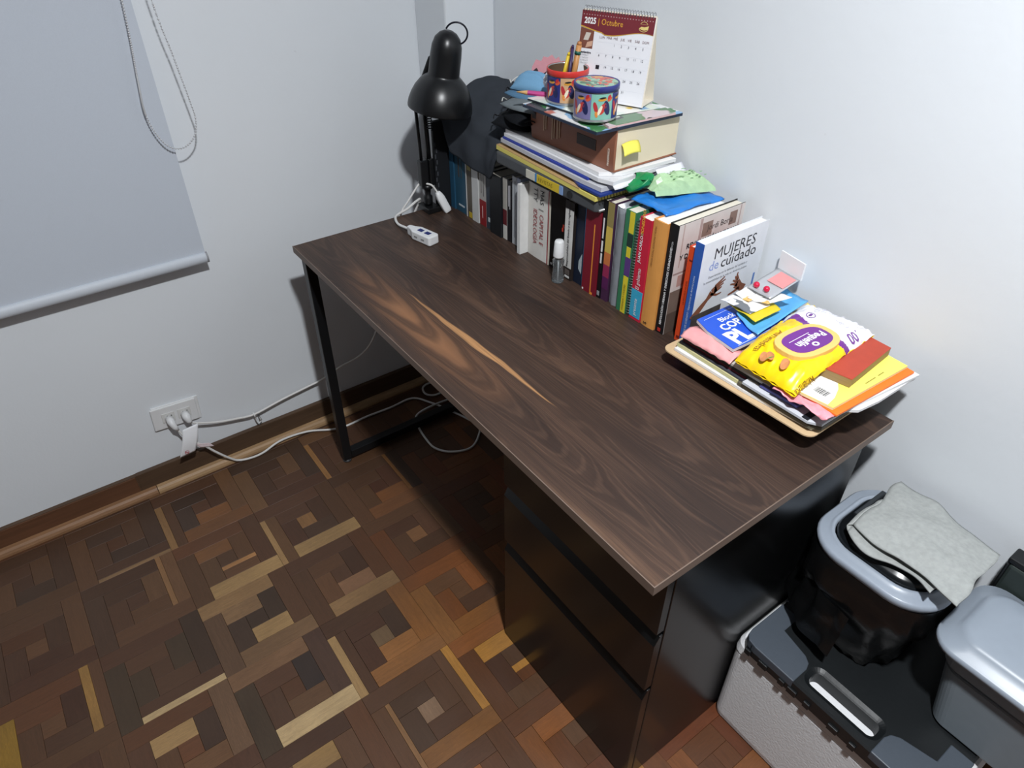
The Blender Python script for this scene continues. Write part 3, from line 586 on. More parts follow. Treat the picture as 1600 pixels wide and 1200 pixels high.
obj('blue_bar', MB().box(xf, xf+.0005, .0345, .0400, .80, .868), M((92, 128, 186), .5), o)
SK = M((130, 80, 58), .6, .2, 60); x = xf+.0004
def strip(pts, wid, mb):   # flat printed limb along a line on the cover
    for i in range(len(pts)-1):
        (ya, za), (yb_, zb) = pts[i], pts[i+1]; d = math.hypot(yb_-ya, zb-za) or 1; ny, nz_ = -(zb-za)/d, (yb_-ya)/d; wa, wb = wid[i]/2, wid[i+1]/2
        mb.add([(x, ya-ny*wa, za-nz_*wa), (x, ya+ny*wa, za+nz_*wa), (x, yb_+ny*wb, zb+nz_*wb), (x, yb_-ny*wb, zb-nz_*wb)], [(0, 1, 2, 3)])
mb = MB(); strip([(-.1415, .818), (-.120, .838), (-.104, .852), (-.092, .864), (-.080, .871)], [.020, .015, .010, .018, .018], mb)
for k in range(4): strip([(-.086, .862+.005*k), (-.070, .867+.0060*k), (-.056-.004*abs(k-2), .869+.0072*k)], [.0055, .005, .003], mb)
strip([(-.096, .862), (-.076, .854), (-.062, .855)], [.006, .005, .003], mb)
obj('printed_hand', mb, SK, o); mb = MB()
strip([(.012, .840), (-.004, .850), (-.017, .861)], [.018, .016, .022], mb)
for k in range(4): strip([(-.013, .854+.005*k), (-.026+.002*k, .862+.0062*k), (-.037+.006*k, .864+.0078*k)], [.0055, .005, .003], mb)
strip([(-.004, .847), (-.024, .842), (-.038, .840)], [.008, .006, .004], mb)
obj('printed_hand', mb, SK, o)
obj('printed_scene', MB().box(x-.0002, x+.0002, -.1425, -.055, .7505, .826), M((66, 62, 62), .6, .75, 45), o)

# small spray bottle standing before the books
t = thing('spray_bottle', 'small clear spray bottle with white cap in front of the black book', 'bottle', (.749, -.180, .75))
GL = M((214, 222, 226), .06, .02, spec=.5, trans=.92); c0 = (.749, -.180, 0)
obj('body', MB().lathe([(.0125, .7502), (.0145, .752), (.0148, .76), (.0125, .778), (.0120, .79), (.0140, .800), (.0140, .806), (.008, .812), (.0075, .818)], c0, 24), GL, t, smooth=True)
obj('cap', MB().lathe([(.0128, .815), (.0130, .818), (.0110, .852), (.0090, .856), (.001, .857)], c0, 24), M((226, 227, 228), .45), t, smooth=True)
obj('tube', MB().tube([(.749, -.180, .755), (.749, -.180, .815)], .0014, 6), WHITEP, t, smooth=True)

# ------------------------------------------------------------------ things lying on top of the books
o = thing('document_box', 'dark grey flat document binder lying across the book tops', 'binder', (.665, -.06, .9585))
GREY = M((74, 77, 80), .5, .08)
Bz0, Bz1 = .9580, .9860
obj('shell', MB().prism([(.487, -.171), (.497, -.174), (.850, -.176), (.856, -.172), (.856, .025), (.487, .025)], Bz0, Bz1), GREY, o, bevel=.004)
obj('white_sticker', MB().box(.615, .648, -.1768, -.1745, .962, .981), M((212, 210, 196), .5), o)
obj('blue_sticker', MB().box(.649, .655, -.177, -.1748, .962, .981), M((74, 142, 196), .5), o); obj('blue_sticker', MB().box(.737, .748, -.1775, -.1755, .962, .981), M((134, 164, 210), .5), o)
ys = obj('yellow_sticker', MB().box(.656, .736, -.1772, -.1752, .962, .981), M((214, 186, 50), .5), o)
obj('lettering', MB().text('REVISTAS', .0125, (.661, -.17735, .967), X_, Z_), M((120, 96, 20), .6), ys)
obj('finger_hole', MB().tube([(.772, -.1762, .972), (.772, -.1774, .972)], .0085, 20).tube([(.772, -.1774, .972), (.772, -.1776, .972)], .0055, 20), M((36, 38, 40), .5), o)
obj('metal_edge', MB().tube([(.8575, -.168, .962), (.8575, -.06, .961), (.8575, .02, .961)], .003, 8), M((206, 208, 210), .25, metal=.8), o, smooth=True)
# stack of papers and pads, one thing each
def slab(name, label, cat, poly, z0, z1, m, bevel=.0006, group=None, wav=0.):
    cx = sum(p[0] for p in poly)/len(poly); cy = sum(p[1] for p in poly)/len(poly)
    o = obj(name, MB().prism(poly, z0, z1), m, at=(cx, cy, z0), bevel=bevel)
    return tag(o, label, cat, group)
GS = 'papers stacked on the binder'
o = thing('yellow_notebook', 'yellow pad with wire binding lying on the dark binder', 'notebook', (.67, -.06, Bz1), GS)
YP = M((226, 212, 112), .6, .08, 300, stretch=(1, 1, 60))
obj('pages', MB().prism([(.479, -.164), (.858, -.182), (.868, .03), (.487, .03)], Bz1+.0003, .9955), YP, o)
obj('kraft_cover', MB().prism([(.478, -.163), (.805, -.180), (.815, .03), (.487, .03)], .9957, .9975), M((190, 156, 108), .7, .1, 120), o)
mb = MB(); bs = []
for k in range(24):
    y = -.172+.0085*k; bs.append(y); mb.tube([(.861+.0065*math.cos(a), y+.0008*(a/6.28), .9925+.0075*math.sin(a)) for a in [2*math.pi*i/10 for i in range(10)]], .0008, 5, closed=True)
obj('wire_binding', mb, M((52, 50, 44), .4, metal=.6), o, smooth=True)
slab('blue_folder', 'dark blue folder edge between the yellow pad and white papers', 'folder', [(.800, -.178), (.870, -.180), (.876, .035), (.60, .036), (.60, -.10)], .9990, 1.0045, M((34, 58, 132), .45), group=GS)
slab('paper_stack', 'loose grey-white papers directly above the kraft cover', 'paper stack', [(.489, -.158), (.62, -.165), (.80, -.172), (.862, -.170), (.872, .03), (.50, .03)], 1.0050, 1.0150, M((196, 197, 202), .75, .18, 400, stretch=(1, 1, 60)), group=GS)
slab('blue_ruler', 'long royal blue folder edge in the paper stack under the thick brown book', 'folder', [(.497, -.158), (.815, -.168), (.818, -.150), (.86, .03), (.503, .03)], 1.0155, 1.0205, M((44, 62, 158), .4), group=GS)
slab('paper_stack', 'white papers on the royal blue folder right below the thick brown book', 'paper stack', [(.500, -.156), (.70, -.160), (.845, -.166), (.880, -.155), (.872, .03), (.505, .03)], 1.0210, 1.0300, M((222, 223, 226), .75, .16, 400, stretch=(1, 1, 60)), group=GS)
slab('paper_stack', 'uppermost white sheets with curled corner under the thick brown book', 'paper stack', [(.503, -.154), (.56, -.150), (.66, -.152), (.84, -.160), (.868, -.12), (.876, .03), (.52, .03)], 1.0305, [1.0395, 1.0375, 1.0385, 1.0385, 1.0385, 1.0385, 1.0385], M((232, 232, 233), .75, .12, 400, stretch=(1, 1, 60)), group=GS)
# envelopes hanging out at the near end
o = tag(obj('envelope', MB().grid(10, 6, lambda u, v: (.866+.020*v+.003*nz(u*3, v), -.155+.10*u, 1.0305-.012*v-.004*v*v)), M((226, 227, 230), .7, .05), at=(.875, -.1, 1.02), solid=.001, smooth=True), 'crumpled white envelope sticking out below the brown book front corner', 'envelope', GS)
o = tag(obj('envelope', MB().grid(10, 6, lambda u, v: (.880+.016*v, -.035+.080*u, 1.0285-.016*v+.012*u*0)), M((230, 231, 238), .7, .05), at=(.885, 0, 1.02), solid=.001, smooth=True), 'white window envelope sticking out near the wall above the yellow wire pad', 'envelope', GS)
# the thick brown dictionary
o = thing('dictionary', 'thick brown hardback with cream page edges and a yellow sticky note', 'book', (.725, -.05, 1.040))
BRN = M((146, 92, 68), .42, .12, 30); z0, z1 = 1.0400, 1.1270; yf, yb = -.140, .045; xa, xb = .588, .862
cv = [(yf-.004*math.sin(math.pi*k/6), z0+(z1-z0)*k/6) for k in range(7)]
obj('cover', MB().box(xa, xb, yf+.002, yb, z0, z0+.003).box(xa, xb, yf+.002, yb, z1-.003, z1), BRN, o, bevel=.0008)
s = obj('spine', MB().loft([[(x, y, z) for y, z in cv]+[(x, yf+.0025, z1), (x, yf+.0025, z0)] for x in (xa, xb)]), BRN, o)
obj('pages', MB().box(xa+.004, xb-.002, yf+.003, yb-.004, z0+.0033, z1-.0033), M((226, 214, 188), .8, .08, 500, stretch=(1, 1, 60)), o)
obj('dark_panel', MB().box(.748, .808, yf-.0048, yf-.0025, 1.071, 1.093), M((62, 48, 44), .5), s); obj('dark_panel', MB().box(.592, .606, yf-.0042, yf-.0015, 1.085, 1.108), M((62, 48, 44), .5), s)
mb = MB()
for x, z, n, ln in ((.635, 1.118, 2, .05), (.664, 1.118, 2, .062), (.682, 1.112, 2, .05)):
    for k in range(n): mb.box(x+.007*k, x+.0035+.007*k, yf-.0052, yf-.0046, z-ln+.004*k, z)
obj('spine_print', mb, M((196, 160, 130), .5), s)
obj('lettering', MB().text('PANHISPÁNICO', .008, (.851, yf-.0053, 1.052), Z_, -X_, bold=.0002, sx=.62), M((236, 226, 210), .6), s)
obj('sticky_note', MB().grid(6, 8, lambda u, v: (.8625+.024*v*(1-.2*v), -.125+.046*u-.008*v, 1.095-.006*v-.012*v*v+.003*math.sin(u*3))), M((236, 226, 96), .6, .05), o, solid=.0004, smooth=True)
# magazines / glossy sheets on the dictionary
def picture_mat(name, cols, base, sc):
    m = bpy.data.materials.new(name); m.use_nodes = True; nt = m.node_tree; b = nt.nodes['Principled BSDF']
    g = nd(nt, 'ShaderNodeTexCoord').outputs['Object']; c = lin(base)
    for i, (col, th) in enumerate(cols):
        c = mixc(nt, mapr(nt, noi(nt, mapping(nt, g, (1, 1, 1), (i*3.7, i*1.9, 0)), sc, 2, .5, .4), th, th+.02), c, lin(col))
    nt.links.new(c, b.inputs['Base Color']); b.inputs['Roughness'].default_value = .25
    return m
MAG = picture_mat('magazine_print', [((150, 190, 226), .50), ((70, 130, 80), .56), ((60, 60, 66), .60), ((206, 120, 100), .62)], (238, 238, 238), 14)
MAG2 = picture_mat('leaflet_print', [((222, 232, 220), .45), ((140, 178, 214), .57), ((232, 200, 90), .63)], (240, 238, 230), 11)
MAG3 = picture_mat('booklet_print', [((96, 132, 96), .48), ((60, 64, 60), .56), ((200, 206, 196), .62)], (214, 196, 200), 13)
o = thing('magazine', 'glossy magazine with dark blue edge on top of the thick brown book', 'magazine', (.75, -.09, 1.1275))
obj('pages', MB().prism([(.632, -.201), (.864, -.197), (.876, .03), (.645, .036)], 1.1275, 1.1330), M((26, 40, 62), .3), o)
obj('front_cover', MB().prism([(.6325, -.2005), (.8638, -.1965), (.8755, .0295), (.6455, .0355)], 1.1331, 1.1345), MAG, o)
tag(slab('leaflet', 'thin leaflet with dark edge beneath the two painted tins', 'leaflet', [(.622, -.181), (.815, -.161), (.84, .0), (.64, .01)], 1.1352, 1.1385, M((34, 38, 48), .4)), 'thin leaflet with dark edge beneath the two painted tins', 'leaflet')
tag(slab('leaflet', 'pale printed sheet directly beneath the two painted tins', 'leaflet', [(.622, -.1805), (.814, -.1605), (.84, .0), (.64, .01)], 1.1388, 1.1405, MAG2), 'pale printed sheet directly beneath the two painted tins', 'leaflet')
o = thing('booklet', 'small booklet with green photo at the near right edge of the magazine', 'booklet', (.83, -.05, 1.1348))
obj('pages', MB().prism([(.822, -.155), (.866, -.168), (.879, .005), (.843, .012)], 1.1348, 1.1385), M((214, 180, 180), .6), o); obj('front_cover', MB().prism([(.822, -.1548), (.866, -.1678), (.879, .0048), (.843, .0118)], 1.1386, 1.1396), MAG3, o)
# desk calendar
o = thing('desk_calendar', 'standing desk calendar page headed 2025 Octubre with wire binding', 'calendar', (.77, -.05, 1.141))
ex = Vector((.930, .368, 0)).normalized(); Wc = .160; TRc = Vector((.816, -.016, 1.309)); TLc = TRc-ex*Wc; n0 = Vector((ex.y, -ex.x, 0)); BRc = TRc+n0*.028; BRc.z = 1.1440; base_b = TRc-n0*.034; base_b.z = 1.1440
dn = (BRc-TRc); dn -= ex*dn.dot(ex); Hc = dn.length; ey = -dn.normalized(); BLc = TLc+dn; BRc = TRc+dn; nn = ex.cross(ey).normalized()
if nn.y > 0: nn = -nn
def cp(u, v, d=0.): return TLc+dn+ex*(Wc*u)+ey*(Hc*v)+nn*d
def cquad(mb, pts, d): mb.add([cp(u, v, d) for u, v in pts], [tuple(range(len(pts)))]); return mb
def cslab(pts, d0, d1):
    n = len(pts); return MB().add([cp(u, v, d0) for u, v in pts]+[cp(u, v, d1) for u, v in pts], [tuple(range(n)), tuple(range(2*n-1, n-1, -1))]+[(i, n+i, n+(i+1) % n, (i+1) % n) for i in range(n)])
pg = obj('page', cslab([(0, 0), (1, 0), (1, .985), (0, .985)], 0, .0016), M((232, 233, 238), .5, .02), o)
def bslab():
    back = [TLc+nn*-.003, TRc+nn*-.003, base_b+Z_*.0013, base_b+Z_*.0013-ex*Wc]
    th = Vector((.0010, -.0016, 0)); return MB().add([p for p in back]+[p+th for p in back], [(0, 1, 2, 3), (7, 6, 5, 4), (0, 4, 5, 1), (1, 5, 6, 2), (2, 6, 7, 3), (3, 7, 4, 0)])
CREAM = M((226, 219, 204), .7, .04)
obj('back_leaf', bslab(), CREAM, o); obj('front_board', cslab([(0, -.002), (1.012, -.002), (1.012, .99), (0, .99)], -.0022, -.0004), CREAM, o)
obj('base_leaf', MB().add([BLc, BRc, base_b, base_b-ex*Wc]+[p+Z_*.0012 for p in (BLc, BRc, base_b, base_b-ex*Wc)], [(3, 2, 1, 0), (4, 5, 6, 7), (0, 1, 5, 4), (1, 2, 6, 5), (2, 3, 7, 6), (3, 0, 4, 7)]), CREAM, o)
wave = [(0, .985)]+[(1, .985)]+[(1-k/20, .755+.045*math.sin(R(60)+R(330)*(k/20))*(1 if k < 14 else .6)+.05*(k/20)) for k in range(21)]
hd = obj('maroon_header', cquad(MB(), wave, .0022), M((116, 44, 52), .5, .06), pg)
mb = MB()
for k in range(20): u = 1-k/20; v = .755+.045*math.sin(R(60)+R(330)*(k/20))*(1 if k < 14 else .6)+.05*(k/20); u2 = 1-(k+1)/20; v2 = .755+.045*math.sin(R(60)+R(330)*((k+1)/20))*(1 if k+1 < 14 else .6)+.05*((k+1)/20); cquad(mb, [(u, v), (u2, v2), (u2, v2-.010*(.3+k/20)), (u, v-.010*(.3+k/20))], .0023)
obj('gold_line', mb, M((214, 170, 60), .5), pg)
def ct(mb, s_, u, v, size, **k): return mb.text(s_, size, cp(u, v, .0026), ex, ey, **k)
obj('lettering', ct(MB(), '2025', .045, .845, .0155, bold=.0005, sx=.85), WINK, hd); obj('lettering', ct(MB(), '| Octubre', .235, .845, .0155, sx=.9), M((224, 166, 60), .6), hd)
lg = MB(); 
for k in range(2): lg.loft([[cp(.86+(.060+.006*j)*math.cos(a)*(1 if k == 0 else .8), .865+(.040+.005*j)*math.sin(a)+.02*k, .0024) for a in [R(200+14*i-180*k) for i in range(11)]] for j in (0, 1)], False, False)
lg.add([cp(u, v, .0024) for u, v in ((.80, .855), (.83, .875), (.87, .872), (.925, .888), (.92, .850), (.87, .838), (.83, .842))], [(0, 1, 2, 3, 4, 5, 6)])
obj('gold_emblem', lg, M((226, 206, 130), .5), hd)
ph = obj('product_photo', cquad(MB(), [(.005, .57), (.20, .57), (.20, .765), (.005, .80)], .0021), M((122, 74, 60), .5, .25, 60), pg)
obj('photo_patch', cquad(MB(), [(.06, .66), (.13, .66), (.16, .745), (.09, .745)], .0024), M((206, 196, 184), .5), ph); obj('photo_patch', cquad(MB(), [(.10, .575), (.19, .60), (.195, .66), (.12, .64)], .0024), M((204, 164, 140), .5), ph)
mb = MB()
for i, d in enumerate(('LUN', 'MAR', 'MIÉ', 'JUE', 'VIE', 'SÁB', 'DOM')): ct(mb, d, .285+.098*i, .70-.000*i, .0062)
obj('lettering', mb, M((120, 90, 96), .6), pg)
mb = MB()
for d in range(1, 32):
    r, cc = divmod(d+1, 7)
    ct(mb, str(d), .300+.098*cc, .625-.125*r, .0062)
ct(mb, 'Septiembre', .03, .515, .0056, bold=.0002)
for r in range(4): ct(mb, '1 2 3 4 5 6 7', .03, .485-.03*r, .0040)
obj('lettering', mb, M((60, 60, 74), .6), pg)
obj('marked_day', cquad(MB(), [(.285, .355), (.335, .355), (.335, .400), (.285, .400)], .0024), INK, pg)
mb = MB()
for r in range(6): cquad(mb, [(.26, .66-.125*r), (.97, .66-.125*r), (.97, .661-.125*r), (.26, .661-.125*r)], .0022)
obj('grid_lines', mb, M((200, 202, 212), .6), pg)
mb = MB(); hb = MB()
for k in range(26):
    c = cp(.03+.94*k/25, 1.0, -.001); mb.tube([c+ey*(.006*math.cos(a))+nn*(.006*math.sin(a)) for a in [2*math.pi*i/10 for i in range(10)]], .0007, 5, closed=True)
    u = .03+.94*k/25; cquad(hb, [(u-.006, .935), (u+.006, .935), (u+.006, .945), (u-.006, .945)], .0025)
obj('wire_binding', mb, M((170, 172, 176), .3, metal=.8), o, smooth=True); obj('punch_holes', hb, M((190, 160, 160), .6), hd)
# painted tins
def cylp(mb, c, r, a0, zc, ha, hz, rot=0, n=14):
    """flat painted ellipse wrapped on a tin wall"""
    vs = []
    for ring in (0, .5, 1):
        for k in range(n if ring else 1):
            t_ = 2*math.pi*k/n; du, dv = ring*ha*math.cos(t_), ring*hz*math.sin(t_)
            u, v = du*math.cos(rot)-dv*math.sin(rot), du*math.sin(rot)+dv*math.cos(rot); a = a0+u/r
            vs.append((c[0]+r*math.cos(a), c[1]+r*math.sin(a), zc+v))
    fs = [(0, 1+k, 1+(k+1) % n) for k in range(n)]+[(1+k, 1+n+k, 1+n+(k+1) % n, 1+(k+1) % n) for k in range(n)]
    mb.add(vs, fs)
CAMD = math.atan2(CAM[1]+.14, CAM[0]-.75)
def tin(label, c, z0, z1, r, fields, lid):
    o = thing('tin_can', label, 'tin', (c[0], c[1], z0), 'painted tins on the magazine')
    c0 = (c[0], c[1], 0); MET = M((190, 190, 192), .3, .06, metal=.7)
    pr = [(r-.002, z0), (r, z0+.0015), (r, z0+.004), (r-.0006, z0+.005), (r-.0006, z1-.012), (r, z1-.011)]
    if lid is None: pr += [(r, z1-.001), (r-.001, z1), (r-.002, z1-.001), (r-.0022, z0+.003), (.001, z0+.003)]
    else: pr += [(r, z1-.003), (.001, z1-.003)]
    obj('body', MB().lathe(pr, c0, 48), MET, o, smooth=True)
    if lid is None: obj('lining', MB().lathe([(r-.0024, z1-.002), (r-.0026, z0+.0045), (.001, z0+.004)], c0, 40, cap0=False), M((96, 74, 56), .5, .2), o, smooth=True)
    for a0, aw, col in fields:
        n = 10; obj('painted_field', MB().add([(c[0]+(r+.0001)*math.cos(a0+aw*k/n), c[1]+(r+.0001)*math.sin(a0+aw*k/n), z) for k in range(n+1) for z in (z0+.006, z1-.013)], [(2*k, 2*k+2, 2*k+3, 2*k+1) for k in range(n)]), M(col, .3, .06), o, smooth=True)
        def p(da, dz, ha, hz, col2, rot=0., lift=.0003):
            mb = MB(); cylp(mb, c, r+lift, a0+aw*da, z0+(z1-z0)*dz, ha, hz, rot); obj('painted_petal', mb, M(col2, .3, .1), o, smooth=True)
        p(.52, .40, .006, .012, (196, 70, 60), -.5); p(.40, .36, .0032, .010, (236, 226, 200), -.4, .0005); p(.72, .42, .0065, .014, (38, 44, 86), .25); p(.50, .66, .009, .003, (210, 150, 60), .1, .0005)
        p(.50, .70, .007, .0018, (40, 40, 40), .1, .0006); p(.85, .66, .006, .004, (206, 90, 60), .5); p(.82, .72, .005, .003, (186, 50, 56), .9, .0005); p(.2, .44, .004, .011, (178, 54, 60), .3); p(.25, .25, .003, .006, (222, 140, 70), .2, .0005)
    if lid is None:
        obj('red_rim', MB().lathe([(r+.0004, z1-.0115), (r+.0012, z1-.011), (r+.0012, z1-.0012), (r+.0002, z1+.0004), (r-.001, z1-.0002)], c0, 48, cap0=False, cap1=False), M((206, 58, 52), .35), o, smooth=True)
    else:
        l = obj('lid', MB().lathe([(r+.0002, z1-.011), (r+.0016, z1-.0108), (r+.0016, z1-.001), (r+.0008, z1+.0006), (r-.001, z1+.0004), (r-.002, z1-.0006), (.001, z1-.0004)], c0, 48), M((52, 58, 128), .35), o, smooth=True)
        obj('lid_picture', MB().lathe([(r-.0022, z1-.0002), (.001, z1+.0001)], c0, 40, cap0=False), picture_mat('tin_lid_paint', [((206, 84, 64), .50), ((90, 130, 110), .56), ((40, 60, 90), .62), ((222, 160, 80), .64)], (150, 190, 160), 45), l)
    return o
NAV, TAN_, TEAL, LIL = (46, 52, 118), (206, 166, 126), (132, 188, 172), (120, 116, 160)
A = CAMD
o = tin('open painted tin with red rim holding pens and pencils', (.688, -.127), 1.1410, 1.2080, .043, [(A-1.30, 1.0, NAV), (A-.30, .75, TAN_), (A+.45, 1.0, TEAL)], None)
tin('closed painted tin with blue-rimmed lid in front of the calendar', (.806, -.152), 1.1410, 1.2080, .0435, [(A-1.25, 1.05, LIL), (A-.20, 1.0, TEAL), (A+.80, .8, NAV)], True)
def pencil(name, label, a, b, r, col, tip=None):
    o = thing(name, label, 'pencil', a); a, b = Vector(a), Vector(b)
    obj('shaft', MB().tube([a, b], r, 8), M(col, .4), o, smooth=True)
    obj('end', MB().tube([b, b+(b-a).normalized()*.006], [r*.95, r*.7], 8), M(tip or col, .5), o, smooth=True)
    return o
p0 = Vector((.688, -.127, 1.1450))
o = pencil('wooden_stick', 'thick wooden marker with green band standing in the open tin', (.690, -.120, 1.145), (.700, -.110, 1.250), .0058, (196, 140, 84), (186, 126, 76))
obj('green_band', MB().tube([Vector((.690, -.120, 1.145)).lerp(Vector((.700, -.110, 1.250)), t_) for t_ in (.83, .89)], .0068, 12), M((36, 92, 76), .4), o, smooth=True)
pencil('pencil', 'yellow pencil leaning in the open tin', (.672, -.137, 1.145), (.688, -.127, 1.230), .0035, (222, 190, 50))
pencil('pencil', 'brown pencil leaning in the open tin behind the yellow one', (.668, -.122, 1.145), (.685, -.117, 1.240), .0033, (176, 116, 66))
pencil('pencil', 'dark purple pencil in the open tin beside the thick wooden marker', (.698, -.137, 1.145), (.694, -.122, 1.244), .0033, (58, 42, 84))
# coloured pencil lying by the tin
o = thing('pencil', 'magenta pencil stub lying left of the open tin', 'pencil', (.62, -.16, 1.142))
a, b = Vector((.638, -.142, 1.1450)), Vector((.588, -.185, 1.1460)); obj('shaft', MB().tube([a, a.lerp(b, .62)], .0052, 6), M((186, 62, 132), .4), o); obj('tip', MB().tube([a.lerp(b, .62), b], [.0052, .001], 6), M((214, 168, 110), .6), o, smooth=True)

# ------------------------------------------------------------------ dark garment draped over the far books
def drape(u, v):
    x = .200+.300*u
    hem = 1.004 if u < .12 else (1.004-(u-.12)/.10*.082 if u < .22 else (.922-(u-.22)*.035 if u < .85 else .900+(u-.85)/.15*.085))
    ridge = 1.062-.02*u+.008*math.sin(u*5)-.02*max(0, u-.75)*4*.5
    yb_ = -.088 if u < .0 else .03
    if v < .55:
        t = v/.55; y = .035-(.035+.135)*t; z = ridge+.012*math.sin(math.pi*t)-.045*t*t
    else:
        t = (v-.55)/.45; y = -.135-.030*math.sin(min(1, t*1.3)*math.pi/2); z0 = ridge-.045; z = z0+(hem-z0)*t
    n = .010*nz(x*9, y*11+z*8, 1.3)+.005*nz(x*26, y*30+z*20, 5.1)
    if x < .172 and y > -.11: y = min(y, -.105)
    return (x+.004*nz(z*12, y*9, 3), y-max(0, n)*.8-.003*math.sin(x*60+z*12), z+n*.9)
CLO = M((58, 62, 68), .95, .12, 700, .35, spec=.1)
tag(obj('black_cloth', MB().grid(48, 48, drape), CLO, at=(.34, -.08, .91), solid=.006, smooth=True), 'dark charcoal cloth draped over the far books behind the lamp', 'cloth')

# ------------------------------------------------------------------ heap of face masks and scraps between cloth and tins
def blob(name, label, cat, c, size, rot, m, seed, fold=.25, loops=False, group='folded scraps heaped beside the open tin'):
    o = thing(name, label, cat, c, group); rm = Matrix.Rotation(rot, 3, 'Z')
    def fn(u, v):
        a, b = (u-.5)*2, (v-.5)*2; e = max(0, 1-abs(a)**3)*max(0, 1-abs(b)**3)
        p = Vector((a*size[0], b*size[1]*(1-.25*a*a), size[2]*e*(1+fold*nz(a*2+seed, b*2, seed))+.35*size[2]*abs(math.sin(b*5+seed))*e))
        return Vector(c)+rm @ p
    obj('folded_fabric', MB().grid(16, 16, fn), m, o, smooth=True, solid=.0022)
    if loops:
        for sgn in (-1, 1):
            pts = [Vector(c)+rm @ Vector((sgn*size[0]*.98+.012*math.sin(k/8*math.pi)*sgn, size[1]*(-.6+1.2*k/8), size[2]*.4+.004*math.sin(k))) for k in range(9)]
            obj('ear_loop', MB().tube(smooth_path(pts, 4), .0014, 6), M((206, 206, 200), .8) if loops == 'w' else M((20, 20, 22), .8), o, smooth=True)
    return o
BK_ = M((24, 26, 30), .9, .15, 300, .2, spec=.15)
blob('face_mask', 'black face mask at the bottom of the heap on the dark cloth', 'face mask', (.505, -.115, 1.0455), (.055, .05, .022), .3, BK_, 1.2, loops=True)
blob('face_mask', 'black face mask hanging over the paper edge in the middle of the heap', 'face mask', (.545, -.125, 1.068), (.05, .045, .020), -.2, BK_, 4.4, loops=True)
blob('face_mask', 'grey-green face mask just under the blue one', 'face mask', (.545, -.125, 1.096), (.055, .042, .012), .15, M((108, 116, 120), .9, .1, 300, .2), 2.7, loops='w')
blob('face_mask', 'slate blue folded face mask low in the heap', 'face mask', (.520, -.105, 1.112), (.048, .036, .010), .1, M((84, 122, 152), .9, .08, 400, .15), 7.7, loops=True)
blob('face_mask', 'sky blue folded face mask on top of the heap', 'face mask', (.520, -.088, 1.125), (.046, .036, .026), .5, M((112, 158, 192), .9, .08, 400, .15), 3.1, fold=.1, loops='w')
# pink cut-out paper leaning at the back
o = thing('pink_cutout', 'pink cut-out card with dark rectangles leaning behind the blue mask', 'paper', (.50, -.02, 1.12))
pc = Vector((.505, -.035, 1.150)); pu = Vector((.62, .70, .20)).normalized(); pv = Vector((-.25, .1, .95)).normalized()
ol = [(-.046, -.036), (.040, -.036), (.046, .0), (.040, .016), (.034, .013), (.030, .026), (.022, .022), (.014, .033), (.004, .029), (-.006, .033), (-.012, .024), (-.024, .030), (-.034, .016)]
pn = pu.cross(pv).normalized(); n = len(ol)
PK = M((204, 142, 150), .7, .1, 80)
obj('card', MB().add([pc+pu*a+pv*b for a, b in ol]+[pc+pu*a+pv*b+pn*.003 for a, b in ol], [tuple(range(n)), tuple(range(2*n-1, n-1, -1))]+[(i, (i+1) % n, n+(i+1) % n, n+i) for i in range(n)]), PK, o)
for (a, b, w_, h_, r_) in ((-.026, .006, .010, .008, .5), (-.034, -.006, .009, .007, .5), (-.002, -.006, .026, .010, .45), (.022, .010, .016, .003, .5), (.026, -.006, .016, .002, .5)):
    q = [(-w_/2, -h_/2), (w_/2, -h_/2), (w_/2, h_/2), (-w_/2, h_/2)]; q = [(a+x*math.cos(r_)-y*math.sin(r_), b+x*math.sin(r_)+y*math.cos(r_)) for x, y in q]
    obj('dark_patch', MB().add([pc+pu*x+pv*y-pn*.0008*s_ for s_ in (1, -4.8) for x, y in q], [(0, 1, 2, 3), (7, 6, 5, 4), (0, 4, 5, 1), (1, 5, 6, 2), (2, 6, 7, 3), (3, 7, 4, 0)]), M((48, 34, 40), .7), o)
def crumple(name, label, cat, c, size, m, seed, amp=.35, nn_=22, grp=None, th=.0006):
    def fn(u, v):
        a, b = u*2*math.pi, v*math.pi; d = Vector((math.cos(a)*math.sin(b), math.sin(a)*math.sin(b), math.cos(b)))
        f = 1+amp*noise.noise(d*2.3+Vector((seed, 0, 0)))+amp*.6*abs(noise.noise(d*5.1+Vector((0, seed, 0))))
        return Vector(c)+Vector((d.x*size[0]*f, d.y*size[1]*f, max(-.98*size[2], d.z*size[2]*f)))
    return tag(obj(name, MB().grid(nn_*2, nn_, fn), m, at=(c[0], c[1], c[2]-size[2]), smooth=False), label, cat, grp)
crumple('plastic_wrap', 'crumpled clear plastic wrapper left of the open tin', 'wrapper', (.626, -.108, 1.1640), (.022, .024, .022), M((226, 226, 232), .25, .05, trans=.35), 2.2)

